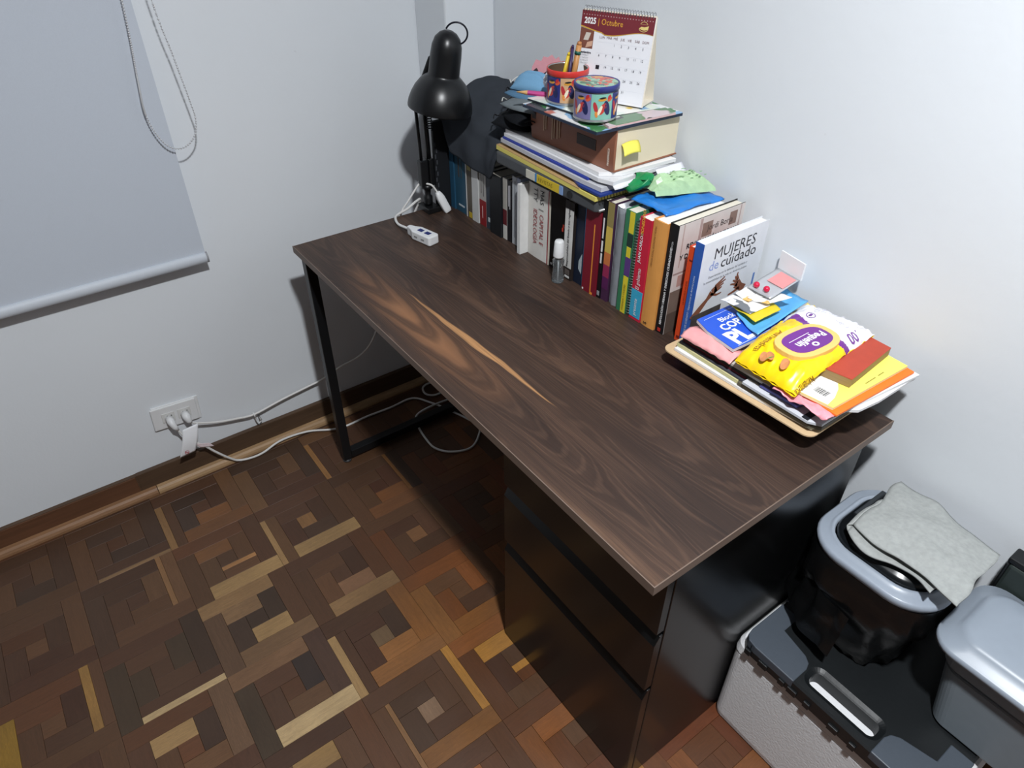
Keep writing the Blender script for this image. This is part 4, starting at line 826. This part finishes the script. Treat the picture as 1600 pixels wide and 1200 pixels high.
# ------------------------------------------------------------------ bags on the tall books
BLU = M((40, 124, 208), .35, .15, 60, .3)
def bsh(u, v): x = .905+.100*u+.01*v; y = -.125+.16*v; return (x, y, .9935+.006*abs(nz(u*4, v*5, 2))+.003*math.sin(v*9+u*3)+.004*v*(1-u))
tag(obj('blue_bag', MB().grid(20, 20, bsh), BLU, at=(.95, -.05, .993), solid=.003, smooth=True), 'bright blue plastic sheet under the green bag on the books', 'plastic bag')
GRN = M((176, 208, 164), .28, .18, 90, .2); DGR = M((34, 142, 84), .3, .12, 60, .2)
o = thing('green_bag', 'crumpled pale green plastic bag with dark green printed end', 'plastic bag', (.93, -.06, 1.0))
def gb(u, v):
    x = .882+.052*v+.058*u; y = -.090+.122*v; e = min(1, 5*u, 5*(1-u), 6*v+.3, 6*(1-v)+.2)
    f = abs(noise.noise(Vector((u*2.1+v*1.3, v*2.4-u, 4.2))))*.020+abs(noise.noise(Vector((u*5+1, v*5, 1.2))))*.008
    return (x+.004*nz(v*5, u*3, 3), y+.004*nz(u*5, v*5, 8), 1.003+e*(.020+f)+.010*v*(1-u))
obj('pale_body', MB().grid(11, 12, gb), GRN, o, solid=.003)
def gb2(u, v):
    a = u*2*math.pi; r = .021*(1+.35*nz(math.cos(a)*1.4, math.sin(a)*1.4, v*3)); k = math.sin(math.pi*min(1, .12+v*.9))**.7
    return (.897+.05*(v-.5)*.8+r*k*math.cos(a)*1.15, -.105+.016*v+r*k*math.sin(a), 1.0225+r*.95*k*math.sin(a+.6)*.9+.006*nz(v*5, a, 2))
obj('dark_green_knot', MB().grid(22, 14, gb2), DGR, o, smooth=True)
pm = MB()
for k in range(5): 
    for i in range(4+k % 2):
        u_, v_ = .30+.12*k, .32+.14*i; p = Vector(gb(u_, v_)); pm.add([p+Vector((0, 0, .0045)), p+Vector((.003, .004, .0045)), p+Vector((.001, .010, .0045)), p+Vector((-.002, .006, .0045))], [(0, 1, 2, 3)])
obj('faint_print', pm, M((136, 176, 132), .5), o)

# ------------------------------------------------------------------ raised pile of papers at the near end of the desk
GP = 'papers in the near pile on the desk'
slab('flat_box', 'dark flat box in the shadow beneath the tan cardboard', 'box', [(1.16, -.13), (1.40, -.13), (1.42, .035), (1.17, .035)], .7502, .784, M((28, 28, 30), .6))
def tilt(x): return .006*(x-1.12)/.35
def tslab(name, label, cat, poly, z0, z1, m, bevel=.0006, group=GP, top=None):
    cx = sum(p[0] for p in poly)/len(poly); cy = sum(p[1] for p in poly)/len(poly)
    return tag(obj(name, MB().prism(poly, [z0+tilt(p[0]) for p in poly], [z1+tilt(p[0]) for p in poly]), m, at=(cx, cy, z0), bevel=bevel), label, cat, group)
KR = M((204, 176, 138), .75, .08, 150)
rr = [(p[0], p[1]) for p in rrect(1.128, 1.466, -.228, .04, .018, 0, 5)]
tslab('cardboard_sheet', 'tan cardboard sheet with rounded corners at the bottom of the near pile', 'cardboard', rr, .7870, .7905, KR)
PW = lambda c, s=60: M(c, .7, .32, 60, stretch=(.4, .4, s/4))
tslab('paper_stack', 'white sheets directly on the tan cardboard sheet', 'paper stack', [(1.150, -.216), (1.32, -.218), (1.455, -.21), (1.458, .03), (1.15, .03)], .7910, .7970, PW((236, 236, 236)))
tslab('magazine', 'cream magazine with blue inner edge at the left of the pile', 'magazine', [(1.148, -.208), (1.30, -.213), (1.30, .03), (1.142, .02)], .7975, .8050, PW((206, 200, 150)))
tslab('folder', 'olive grey folder under the white tablet-like booklet', 'folder', [(1.302, -.216), (1.452, -.218), (1.468, -.205), (1.468, .03), (1.302, .03)], .7975, .8050, M((96, 92, 78), .5))
tslab('magazine', 'dark grey magazine with curled edge in the middle of the pile', 'magazine', [(1.152, -.206), (1.30, -.211), (1.44, -.212), (1.46, .03), (1.142, .03)], .8055, .8100, PW((70, 72, 82)))
tslab('booklet', 'dark red booklet edge just above the grey magazine', 'booklet', [(1.156, -.202), (1.31, -.206), (1.31, .03), (1.146, .03)], .8105, .8145, M((110, 32, 44), .45))
tslab('folder', 'pale grey document sleeve with black clip at the front of the pile', 'document sleeve', [(1.315, -.222), (1.45, -.224), (1.470, -.212), (1.472, .03), (1.315, .03)], .8105, .8160, M((206, 209, 216), .4))
tslab('binder_clip', 'small black clip on the front corner of the pale sleeve', 'clip', [(1.438, -.2235), (1.450, -.2235), (1.450, -.192), (1.438, -.192)], .8165, .8185, M((34, 38, 44), .4), group=None)
tslab('magazine', 'black and silver magazine with a glossy edge below the blue writing pad', 'magazine', [(1.156, -.203), (1.34, -.207), (1.34, .03), (1.148, .03)], .8150, .8200, PW((48, 46, 44)))
tslab('paper_stack', 'silver-grey sheets just below the pink wrapper', 'paper stack', [(1.158, -.203), (1.36, -.207), (1.36, .032), (1.150, .032)], .8205, .8260, PW((190, 186, 178)))
tslab('notebook', 'violet notebook edge under the front of the wipes pack', 'notebook', [(1.345, -.214), (1.42, -.213), (1.46, .0), (1.345, .0)], .8188, .8240, M((84, 84, 150), .5))
tslab('paper_stack', 'white papers with red marks sticking out towards the wall end', 'paper stack', [(1.365, -.190), (1.462, -.186), (1.492, -.15), (1.498, -.10), (1.499, .012), (1.365, .035)], .8250, .8312, PW((232, 231, 233)))
tslab('paper_stack', 'white sheets under the orange folder at the near right of the pile', 'paper stack', [(1.362, -.195), (1.480, -.200), (1.490, -.10), (1.502, .014), (1.362, .03)], .8317, .8370, PW((240, 240, 242)))
tslab('folder', 'orange folder edge below the yellow pad', 'folder', [(1.362, -.196), (1.4835, -.205), (1.4945, .008), (1.362, .028)], .8375, .8415, M((240, 118, 34), .5))
# yellow pad with white swoosh and barcode
o = thing('yellow_pad', 'bright yellow pad with white corner and barcode on the near pile', 'notepad', (1.42, -.1, .842), GP)
ypol = [(1.362, -.213), (1.472, -.200), (1.481, .006), (1.362, .018)]
zt = .8420; obj('pages', MB().prism(ypol, [zt+tilt(p[0]) for p in ypol], [zt+.0045+tilt(p[0]) for p in ypol]), PW((236, 226, 170)), o)
yz = lambda x: zt+.0046+tilt(x)
obj('cover', MB().prism([(p[0], p[1]) for p in ypol], [yz(p[0]) for p in ypol], [yz(p[0])+.0008 for p in ypol]), M((246, 240, 110), .45, .04), o)
sw_ = [(1.3625, -.2125)]+[(1.448+.012*math.cos(a*1.0)*0, 0) for a in ()]+[(1.462, -.2005), (1.458, -.175), (1.448, -.150), (1.430, -.125), (1.400, -.105), (1.3625, -.095)]
obj('white_swoosh', MB().prism(sw_, [yz(p[0])+.0008 for p in sw_], [yz(p[0])+.0011 for p in sw_]), M((244, 243, 238), .45, .03), o)
mb = MB(); rr_ = random.Random(4); x = 1.424
while x < 1.448: 
    w_ = rr_.choice((.0006, .001, .0016)); mb.box(x, x+w_, -.186, -.170, yz(x)+.0011, yz(x)+.0013); x += w_+rr_.choice((.0006, .001))
obj('barcode', mb, INK, o)
obj('lettering', MB().box(1.4655, 1.4675, -.10, -.07, yz(1.467)+.0008, yz(1.467)+.0010).box(1.4655, 1.4675, -.062, -.045, yz(1.467)+.0008, yz(1.467)+.0010), M((150, 140, 60), .6), o)
# red notebook block
o = thing('red_notebook', 'small thick notebook with brick red cover on the yellow pad', 'notebook', (1.42, -.06, .849), GP)
rp = [(1.398, -.143), (1.457, -.133), (1.444, .006), (1.395, .010)]; zb = lambda x: .8485+tilt(x)
obj('pages', MB().prism(rp, [zb(p[0]) for p in rp], [zb(p[0])+.0155 for p in rp]), PW((150, 124, 84), 90), o); obj('cover', MB().prism(rp, [zb(p[0])+.0156 for p in rp], [zb(p[0])+.0170 for p in rp]), M((176, 66, 46), .5, .12, 60), o)
# pink wrapper peeking out
def pink(label, x0, x1, y0, z0, amp, seed):
    def fn(u, v):
        x = x0+(x1-x0)*u; return (x, y0+.045*v+.006*nz(u*7, v*3, seed), z0+tilt(x)+.0045+amp*nz(u*11, v*6, seed+3)*(1-v)+.003*math.sin(v*8+u*13)*(1-v))
    return tag(obj('pink_wrapper', MB().grid(34, 10, fn), M((238, 156, 168), .3, .2, 50, .3), at=((x0+x1)/2, y0, z0), solid=.0016, smooth=True), label, 'wrapper', None)
pink('crumpled pink plastic wrapper peeking out along the front below the yellow pad', 1.375, 1.480, -.225, .8335, .004, 2.)
def pk2(u, v):
    x = 1.160+.118*u; y = -.217+.055*v; return (x, y+.004*nz(u*6, v*3, 1), .8300+tilt(x)+.013*math.sin(math.pi*min(1, v*1.1))*(.6+.4*math.sin(math.pi*u))+.003*nz(u*8, v*8, 2)+.006*(1-v)*v)
tag(obj('pink_wrapper', MB().grid(28, 12, pk2), M((238, 166, 166), .25, .18, 40, .3), at=(1.22, -.18, .829), solid=.0016, smooth=True), 'pale pink plastic wrapper in front of the blue writing pad', 'wrapper')
# blue writing pad
o = thing('writing_pad', 'royal blue writing pad with white lettering on the near pile', 'notepad', (1.21, -.13, .846), GP)
bp_ = [(1.162, -.178), (1.20, -.192), (1.268, -.200), (1.275, -.02), (1.166, .0)]; bz = .8470
obj('pages', MB().prism(bp_, bz, bz+.006), PW((236, 236, 238)), o); cvr = obj('cover', MB().prism(bp_, bz+.0061, bz+.0070), M((38, 88, 206), .4, .05), o)
zz = bz+.0073
obj('lettering', MB().text('Block', .0185, (1.196, -.148, zz), Y_, -X_, bold=.0003).text('COPIA', .026, (1.220, -.166, zz), Y_, -X_, bold=.0008).text('PL', .052, (1.262, -.182, zz), Y_, -X_, bold=.0022), WINK, cvr)
obj('white_line', MB().box(1.2655, 1.2667, -.184, -.08, zz-.0002, zz).box(1.172, 1.1728, -.17, -.02, zz-.0002, zz), M((206, 220, 246), .5), cvr)
# wipes pack: a soft pillow, yellow front part, purple wave, white back part
o = thing('wipes_pack', 'soft yellow and white wet wipes pack with purple label on the pile', 'wipes pack', (1.34, -.11, .866))
WX0, WX1, WY0, WY1 = 1.262, 1.424, -.240, .020
C00, C10, C11, C01 = Vector((1.290, -.222, 0)), Vector((1.418, -.226, 0)), Vector((1.404, .020, 0)), Vector((1.262, .022, 0))
def wipe(u, v, s=1):
    p = (C00*(1-u)+C10*u)*(1-v)+(C01*(1-u)+C11*u)*v
    e = (max(0, 1-(2*u-1)**4))**.7*(max(0, 1-(2*v-1)**6))**.7
    z = .8660+.004*u+(.023*e if s > 0 else -.0005*e)+(.0040*nz(u*5, v*6, 3)+.0022*nz(u*13, v*17, 6)+.0020*math.sin(v*30+u*4)*(1-e))*s
    z += -.016*max(0, 1-v*3.4)**1.5
    if v > .95: z += .0015*math.sin(u*70)
    return (p.x, p.y, z)
def wcol(u, v):
    K = ((0, .30), (.05, .50), (.10, .60), (.16, .615), (.28, .575), (.42, .55), (.7, .53), (.9, .57), (1, .60)); b = .6
    for (ua, va), (ub, vb) in zip(K, K[1:]):
        if ua <= u <= ub: b = va+(vb-va)*(u-ua)/(ub-ua)
    if v > b+.07: return 1
    return 2 if v > b else 0
obj('film', MB().grid(70, 100, lambda u, v: wipe(u, v, 1), wcol).grid(20, 20, lambda u, v: wipe(1-u, v, -1), 0), [M((250, 208, 20), .3, .06, 40), M((240, 240, 244), .35, .03), M((112, 44, 140), .3, .05)], o, smooth=True)
lc = Vector((1.358, -.125, 0)); LA = R(-4)
def lp(a, b): return (lc.x+a*math.cos(LA)-b*math.sin(LA), lc.y+a*math.sin(LA)+b*math.cos(LA))
def oval(ra, rb, k=28, pw_=2.6): return [lp(ra*abs(math.cos(t))**(2/pw_)*(1 if math.cos(t) > 0 else -1), rb*abs(math.sin(t))**(2/pw_)*(1 if math.sin(t) > 0 else -1)) for t in [2*math.pi*i/k for i in range(k)]]
lid = obj('peel_lid', MB().prism(oval(.040, .063), .8840, .8935), M((242, 196, 112), .35, .05), o, bevel=.001)
pur = obj('purple_label', MB().prism(oval(.0285, .050, pw_=2.9), .8936, .8942), M((112, 44, 140), .3, .05), lid)
obj('lettering', MB().text('Pequeñín', .0215, (lc.x-.004, lc.y+.042, .8945), -Y_, X_, bold=.0006, sx=.92), WINK, pur)
obj('white_line', MB().box(lc.x-.0125, lc.x-.0115, lc.y-.035, lc.y+.02, .8942, .8945), WINK, pur)
mb = MB(); mb.loft([[(lc.x+.0165+r*math.cos(a), lc.y-.0+r*1.3*math.sin(a), .8945) for a in [2*math.pi*k/16 for k in range(16)]] for r in (.0058, .0028)], False, False)
obj('white_emblem', mb, WINK, pur)
def onw(u, v, d=.0012): q = wipe(u, v); return Vector((q[0], q[1], q[2]+d))
# lettering printed on the film follows its surface
def filmtext(body, size, x, y, m, sx=1., bold=0.):
    mb = MB().text(body, size, (x, y, 0), -Y_, X_, sx=sx, bold=bold)
    def zof(px, py):
        v = (py-WY0)/(WY1-WY0); xa = C00.x*(1-v)+C01.x*v; xb = C10.x*(1-v)+C11.x*v; return wipe(max(0, min(1, (px-xa)/(xb-xa))), max(0, min(1, v)))[2]+.0010
    mb.v = [(a, b, zof(a, b)) for a, b, c in mb.v]; obj('lettering', mb, m, o)
OR = M((150, 100, 20), .5)
filmtext('Almendra', .0185, 1.308, -.134, OR, .95); filmtext('Toallitas húmedas', .0065, 1.296, -.130, OR)
filmtext('Almendra', .014, 1.413, -.180, M((130, 92, 20), .5), .8)
PUR = M((120, 70, 150), .5); filmtext('100', .026, 1.386, -.018, PUR, .9, .0003)
def filmpoly(nm, pts, m, d=.0010):
    mb = MB()
    vs = []
    for px, py in pts:
        v = (py-WY0)/(WY1-WY0); xa = C00.x*(1-v)+C01.x*v; xb = C10.x*(1-v)+C11.x*v; vs.append((px, py, wipe(max(0, min(1, (px-xa)/(xb-xa))), max(0, min(1, v)))[2]+d))
    mb.add(vs, [tuple(range(len(pts)))]); obj(nm, mb, m, o)
for (cx, cy, ra, rb, ro) in ((1.336, -.210, .007, .010, .5), (1.343, -.203, .006, .010, .9), (1.372, -.202, .007, .012, .3)):
    filmpoly('printed_almond', [(cx+ra*math.cos(t)*math.cos(ro)-rb*math.sin(t)*math.sin(ro), cy+ra*math.cos(t)*math.sin(ro)+rb*math.sin(t)*math.cos(ro)) for t in [2*math.pi*k/18 for k in range(18)]], M((196, 130, 80), .5, .2, 120), .0012)
filmpoly('printed_leaf', [(1.342, -.216), (1.346, -.209), (1.350, -.201), (1.344, -.207)], M((96, 140, 60), .5), .0016)
for k in range(26):
    u_, v_ = .08+.84*rr_.random(), .78+.18*rr_.random(); q = onw(u_, v_); r0 = .0042
    mb = MB(); mb.loft([[(q.x+r*math.cos(a), q.y+r*1.1*math.sin(a), wipe(min(1, u_+r*math.cos(a)/.15), min(1, v_+r*math.sin(a)/.26))[2]+.0009) for a in [2*math.pi*i/10 for i in range(10)]] for r in (r0, r0-.0007)], False, False); obj('faint_ring', mb, M((206, 202, 214), .5), o)
q0 = onw(.30, .72); mb = MB(); mb.loft([[(q0.x+r*math.cos(a), q0.y+r*math.sin(a), wipe(.30+r*math.cos(a)/.14, .72+r*math.sin(a)/.26)[2]+.0012) for a in [2*math.pi*i/16 for i in range(16)]] for r in (.0085, .0070)], False, False)
mb.add([(q0.x-.002, q0.y-.006, q0.z+.0004), (q0.x+.003, q0.y-.003, q0.z+.0004), (q0.x+.001, q0.y+.005, q0.z+.0004), (q0.x-.003, q0.y+.003, q0.z+.0004)], [(0, 1, 2, 3)]); obj('purple_seal', mb, PUR, o)
# sky blue packet, cards, blister pack
GC = 'small packets beside the blue writing pad'
def packet(label, name, cat, poly, z0, z1, m, amp=.0025, seed=1., grp=GC):
    P = [Vector((*p, 0)) for p in poly]
    def fn(u, v):
        p = (P[0]*(1-u)+P[1]*u)*(1-v)+(P[3]*(1-u)+P[2]*u)*v; return (p.x, p.y, z0+(z1-z0)*v+amp*nz(u*4+seed, v*4, seed)+amp*math.sin(u*5+seed))
    c = sum(P, Vector())/4
    return tag(obj(name, MB().grid(16, 16, fn), m, at=(c.x, c.y, z0), solid=.0014, smooth=True), label, cat, grp)
packet('sky blue plastic packet between the writing pad and the wipes pack', 'blue_packet', 'packet', [(1.200, -.112), (1.272, -.140), (1.258, .030), (1.180, .045)], .8610, .8660, M((96, 176, 230), .3, .12, 50), .003, 2.)
packet('yellow card with dark edge on top of the sky blue packet', 'yellow_card', 'card', [(1.174, -.108), (1.250, -.122), (1.252, -.050), (1.184, -.030)], .8720, .8740, M((222, 200, 44), .45, .1, 50), .0016, 4.)
packet('dark grey and white card just above the yellow card', 'printed_card', 'card', [(1.163, -.120), (1.230, -.113), (1.234, -.060), (1.168, -.050)], .8780, .8800, picture_mat('card_print', [((112, 116, 122), .52)], (236, 236, 236), 22), .0014, 6.)
packet('white card with orange print at the left of the blister pack', 'printed_card', 'card', [(1.172, -.088), (1.206, -.090), (1.214, -.048), (1.170, -.040)], .8840, .8860, picture_mat('card_print', [((236, 190, 110), .58)], (242, 240, 236), 26), .0016, 8.)
packet('white leaflet with orange print below the blister pack', 'printed_card', 'card', [(1.196, -.082), (1.236, -.072), (1.250, -.018), (1.200, -.020)], .8850, .8870, picture_mat('card_print', [((240, 190, 110), .62)], (242, 241, 238), 22), .0018, 3.)
o = thing('blister_pack', 'silver blister pack with two red round pills leaning near the wall', 'blister pack', (1.21, -.01, .893))
bp4 = [Vector((1.176, -.060, .8925)), Vector((1.232, -.062, .8925)), Vector((1.228, .030, .9000)), Vector((1.172, .038, .9000))]
obj('foil_card', MB().grid(10, 10, lambda u, v: (bp4[0]*(1-u)+bp4[1]*u)*(1-v)+(bp4[3]*(1-u)+bp4[2]*u)*v+Vector((0, 0, .001*nz(u*3, v*3)))), M((198, 200, 204), .3, .08, metal=.35), o, smooth=True, solid=.0012)
obj('pink_print', MB().add([(bp4[0]*(1-u)+bp4[1]*u)*(1-v)+(bp4[3]*(1-u)+bp4[2]*u)*v+Vector((0, 0, .0022)) for u, v in ((.25, .45), (.95, .45), (.95, .92), (.25, .92))], [(0, 1, 2, 3)]), M((230, 150, 150), .45, .1, 90), o)
obj('raised_flap', MB().prism([(1.170, .0385), (1.230, .0305), (1.2315, .0335), (1.1715, .0415)], .9000, [.9380, .9350, .9350, .9380]), M((232, 233, 235), .3, .03), o)
for (x, y) in ((1.190, -.052), (1.212, -.050)): obj('red_pill', MB().lathe([(max(.0004, .0062*math.sin(math.pi*k/10)), .9005-.0062*math.cos(math.pi*k/10)) for k in range(11)], (x, y, 0), 18), M((206, 34, 70), .2, .05), o, smooth=True)

# ------------------------------------------------------------------ right corner: foam box, tool case, bins
FO = M((226, 227, 229), .8, .06, 220, .5, spec=.2)
o = thing('foam_box', 'white polystyrene box on the floor beside the drawer cabinet', 'box', (1.70, -.11, 0))
bx = (1.4805, 1.905, -.281, .045)
def ring(i, r, z): return rrect(bx[0]+i, bx[1]-i, bx[2]+i, bx[3]-i, r, z, 6)
obj('body', MB().loft([ring(.006, .02, 0), ring(.002, .022, .006), ring(.0, .024, .02), ring(-.0, .024, .248), ring(.001, .024, .2515)]), FO, o, smooth=False)
obj('lid', MB().loft([ring(.001, .024, .2525), ring(-.001, .024, .2555), ring(.001, .026, .276), ring(.006, .028, .286), ring(.012, .028, .289)]), FO, o)
# black tool case lid with grey corners and a long handle slot
o = thing('tool_case', 'black plastic case lid with grey corners and slot handle on the foam box', 'case', (1.70, -.10, .289))
BP = M((22, 25, 27), .42, .12, 120, .1); GC_ = M((72, 79, 88), .45, .06, 200, .1)
cz0, cz1 = .2895, .3250; a0, a1, b0, b1 = 1.500, 1.893, -.292, .045; sx0, sx1, sy0, sy1 = 1.630, 1.764, -.2670, -.2330
mb = MB()
outer = rrect(a0, a1, b0, b1, .028, 0, 6); 
def slot(z, g=0.): return rrect(sx0-g, sx1+g, sy0-g, sy1+g, .012+g, z, 6)
def remap(z):   # outer ring points walking in step with the slot ring so the two can be bridged
    return [(p[0], p[1], z) for p in outer]
mb.loft([remap(cz0), [(p[0], p[1], cz1-.004) for p in outer], rrect(a0+.004, a1-.004, b0+.004, b1-.004, .026, cz1, 6), slot(cz1, .010), slot(cz1-.004, .003), slot(cz1-.006), slot(cz0)], False, False)
mb.loft([slot(cz0), remap(cz0)], False, False)
obj('panel', mb, BP, o)
def corner(x0, x1, y0, fl):
    # L-shaped grey cap on a front corner
    s_ = 1 if not fl else -1; c_ = a0 if not fl else a1
    pts = [(c_+s_*.030, y0), (c_+s_*.118, y0), (c_+s_*.118, y0+.042), (c_+s_*.113, y0+.056), (c_+s_*.100, y0+.065), (c_+s_*.041, y0+.078), (c_+s_*.041, y0+.126), (c_, y0+.126), (c_, y0+.030), (c_+s_*.003, y0+.014), (c_+s_*.012, y0+.004)]
    return pts if not fl else pts[::-1]
for fl in (False, True): 
    p = [(x+(-.0008 if not fl else .0008), y-.0008) for x, y in corner(0, 0, b0, fl)]
    obj('corner_cap', MB().prism(p, cz1-.020, cz1+.0016), GC_, o, bevel=.002)
for k, x in enumerate((1.512, 1.545, 1.592, 1.612, 1.648, 1.70, 1.742, 1.80, 1.85)): obj('rim_notch', MB().box(x, x+(.020 if k % 2 else .013), b0-.0045, b0+.0005, cz0+.001, cz0+.016), BP, o, bevel=.001)
obj('side_hook', MB().box(a0-.003, a0+.004, -.150, -.118, cz0+.001, cz1-.003), M((26, 30, 44), .4), o, bevel=.002)
# waste bin with grey rim and black bag
GR = M((148, 157, 169), .33, .05, 60); GR2 = M((150, 159, 170), .36, .05, 60)
def rr4(x0, x1, y0, y1, r, z): return rrect(x0, x1, y0, y1, r, z, 8)
o = thing('waste_bin', 'waste bin lined with a black bag with wide pale grey rim', 'bin', (1.615, -.08, cz1))
zr = .572
obj('bucket', MB().loft([rr4(1.540, 1.694, -.140, -.010, .04, cz1+.002), rr4(1.510, 1.722, -.176, .020, .05, zr-.03)]), M((34, 36, 38), .5), o, smooth=False)
rim = obj('rim', MB().loft([rr4(1.500, 1.730, -.190, .030, .07, zr-.026), rr4(1.494, 1.735, -.196, .036, .075, zr-.014), rr4(1.493, 1.7355, -.197, .037, .075, zr-.006), rr4(1.497, 1.731, -.193, .033, .073, zr-.001), rr4(1.508, 1.720, -.183, .022, .066, zr-.003), rr4(1.512, 1.716, -.178, .018, .063, zr+.003), rr4(1.517, 1.711, -.173, .013, .060, zr+.005), rr4(1.520, 1.708, -.170, .010, .058, zr-.004)], False, False), GR, o, smooth=True)
lidm = M((20, 23, 26), .25, .1, 60)
obj('flap', MB().loft([rr4(1.5205, 1.7075, -.1695, .0095, .058, zr-.012), rr4(1.522, 1.706, -.168, .008, .057, zr+.006), rr4(1.527, 1.701, -.163, .003, .054, zr+.013), rr4(1.54, 1.69, -.150, -.010, .045, zr+.016), rr4(1.543, 1.687, -.147, -.013, .044, zr+.022), rr4(1.56, 1.67, -.13, -.03, .04, zr+.024)], True, True), lidm, o, smooth=True)
obj('hinge_band', MB().box(1.532, 1.541, -.10, -.006, zr+.0105, zr+.022), M((40, 44, 48), .4), o, bevel=.002)
BAG = M((13, 14, 15), .30, .2, 55, .5, spec=.45)
rings = []
for k in range(17):
    t = k/16; z = zr-.020-(zr-.020-cz1-.004)*t
    g = .004+.018*math.sin(min(1, t*2.2)*math.pi/2)*(1-t*.55)
    base = rrect(1.500-g+.045*t, 1.728+g-.045*t, -.188-g+.030*t, .030+min(g, .012)-.03*t, .065, z, 9); ring_ = []
    for i, (x, y, zz_) in enumerate(base):
        a = i/len(base)*2*math.pi; n = nz(math.cos(a)*2.2, math.sin(a)*2.2, t*3.2)*.020+nz(math.cos(a)*7, math.sin(a)*7, t*5)*.011
        dx, dy = x-1.618, y+.08; L_ = math.hypot(dx, dy); n *= min(1, t*3)
        xx, yy = x+dx/L_*n, y+dy/L_*n; ring_.append((max(1.4805, xx), min(.052, yy), zz_))
    rings.append(ring_)
obj('bag', MB().loft(rings, False, True), BAG, o, smooth=True)
# flared hem of the bag, two stiff folds at the front left
def hem(u, v):
    a = R(196)+R(75)*u; r = .150+.020*v+.006*nz(u*6, v*3, 2); z = zr-.10-.105*v+.012*nz(u*5, v*2, 5)
    return (max(1.4805, 1.630+r*math.cos(a)*.98+.004*math.sin(u*25)), -.070+r*math.sin(a)*.93, z)
obj('bag_hem', MB().grid(40, 12, hem), BAG, o, smooth=True)
# grey felt rag folded over the bin
RAG = M((158, 161, 159), .95, .20, 110, .6, spec=.05)
RA, RB, RC, RD = Vector((1.545, .020, .606)), Vector((1.555, -.150, .618)), Vector((1.752, -.176, .628)), Vector((1.742, .012, .606))
def rag(u, v):
    p = (RA*(1-v)+RB*v)*(1-u)+(RD*(1-v)+RC*v)*u
    p = p+Vector((.010*nz(u*3, v*3, 2), .010*nz(u*3, v*3, 7), .006*nz(u*4, v*4, 4)+.010*math.sin(math.pi*u)*math.sin(math.pi*v)))
    if v > .8: p.z -= .004*(v-.8)/.2
    p.y += .016*math.sin(u*4.4+.6)*(1-v)*.8-.006*math.sin(u*7)*v
    return p
o = thing('felt_rag', 'grey felt rag folded in two over the waste bin', 'rag', (1.65, -.08, .60))
obj('upper_layer', MB().grid(30, 30, rag), RAG, o, smooth=True, solid=.003)
def rag2(u, v):
    p = Vector(rag(u*.86+.0, 1-.55*v))-Vector((0, 0, .009+.006*math.sin(u*3)))
    p.y -= .012*(1-v)*(1-.5*u)+.014*math.sin(u*6.3)*(1-v)*.5; p.x -= .012*u*(1-v)
    return p
obj('lower_layer', MB().grid(30, 20, rag2), RAG, o, smooth=True, solid=.003)
obj('fold', MB().grid(8, 16, lambda u, v: Vector(rag(0, 1-.6*v)).lerp(Vector(rag2(0, v*.9)), u)+Vector((-.006*math.sin(math.pi*u), 0, 0))), RAG, o, smooth=True, solid=.003)
# grey tub with lid
o = thing('grey_tub', 'slate grey plastic tub with raised lid standing on the black case', 'tub', (1.87, -.09, cz1))
TB = M((122, 131, 138), .4, .05, 60); tz = .535; X1 = 2.02
obj('body', MB().loft([rr4(1.803, X1-.06, -.150, -.025, .025, cz1+.002), rr4(1.797, X1-.055, -.154, -.02, .03, cz1+.008), rr4(1.770, X1-.035, -.158, -.01, .035, tz-.060), rr4(1.766, X1-.032, -.162, -.006, .035, tz-.056), rr4(1.760, X1-.026, -.166, -.002, .036, tz-.010)]), TB, o, smooth=False)
obj('groove', MB().loft([rr4(1.7705, X1-.0345, -.1605, -.0085, .035, tz-.066), rr4(1.7690, X1-.0335, -.1618, -.0085, .035, tz-.060)], False, False), M((70, 78, 84), .5), o)
obj('lid', MB().loft([rr4(1.748, X1-.012, -.178, .008, .04, tz-.014), rr4(1.7410, X1-.004, -.186, .014, .045, tz-.010), rr4(1.7400, X1-.003, -.187, .015, .046, tz-.003), rr4(1.741, X1-.007, -.183, .011, .044, tz+.002), rr4(1.757, X1-.020, -.167, -.004, .040, tz+.0035), rr4(1.763, X1-.026, -.161, -.010, .040, tz+.015), rr4(1.772, X1-.036, -.150, -.020, .036, tz+.020), rr4(1.80, X1-.06, -.125, -.045, .03, tz+.0195)]), M((140, 149, 160), .34, .04, 60), o, smooth=True)
# tall dark bin behind
o = thing('dark_bin', 'dark green-black upright bin between the grey tub and the wall', 'bin', (1.87, .036, cz1))
DK = M((48, 56, 54), .45, .08, 60)
obj('body', MB().box(1.757, 2.02, .0185, .054, cz1+.001, .585), DK, o, bevel=.006)
obj('frame', MB().box(1.752, 2.025, .020, .057, .585, .597).box(1.752, 1.758, .0165, .056, .34, .585), M((20, 22, 24), .4), o, bevel=.003)

for ob in list(bpy.data.objects):
    if '_o' in ob: del ob['_o']
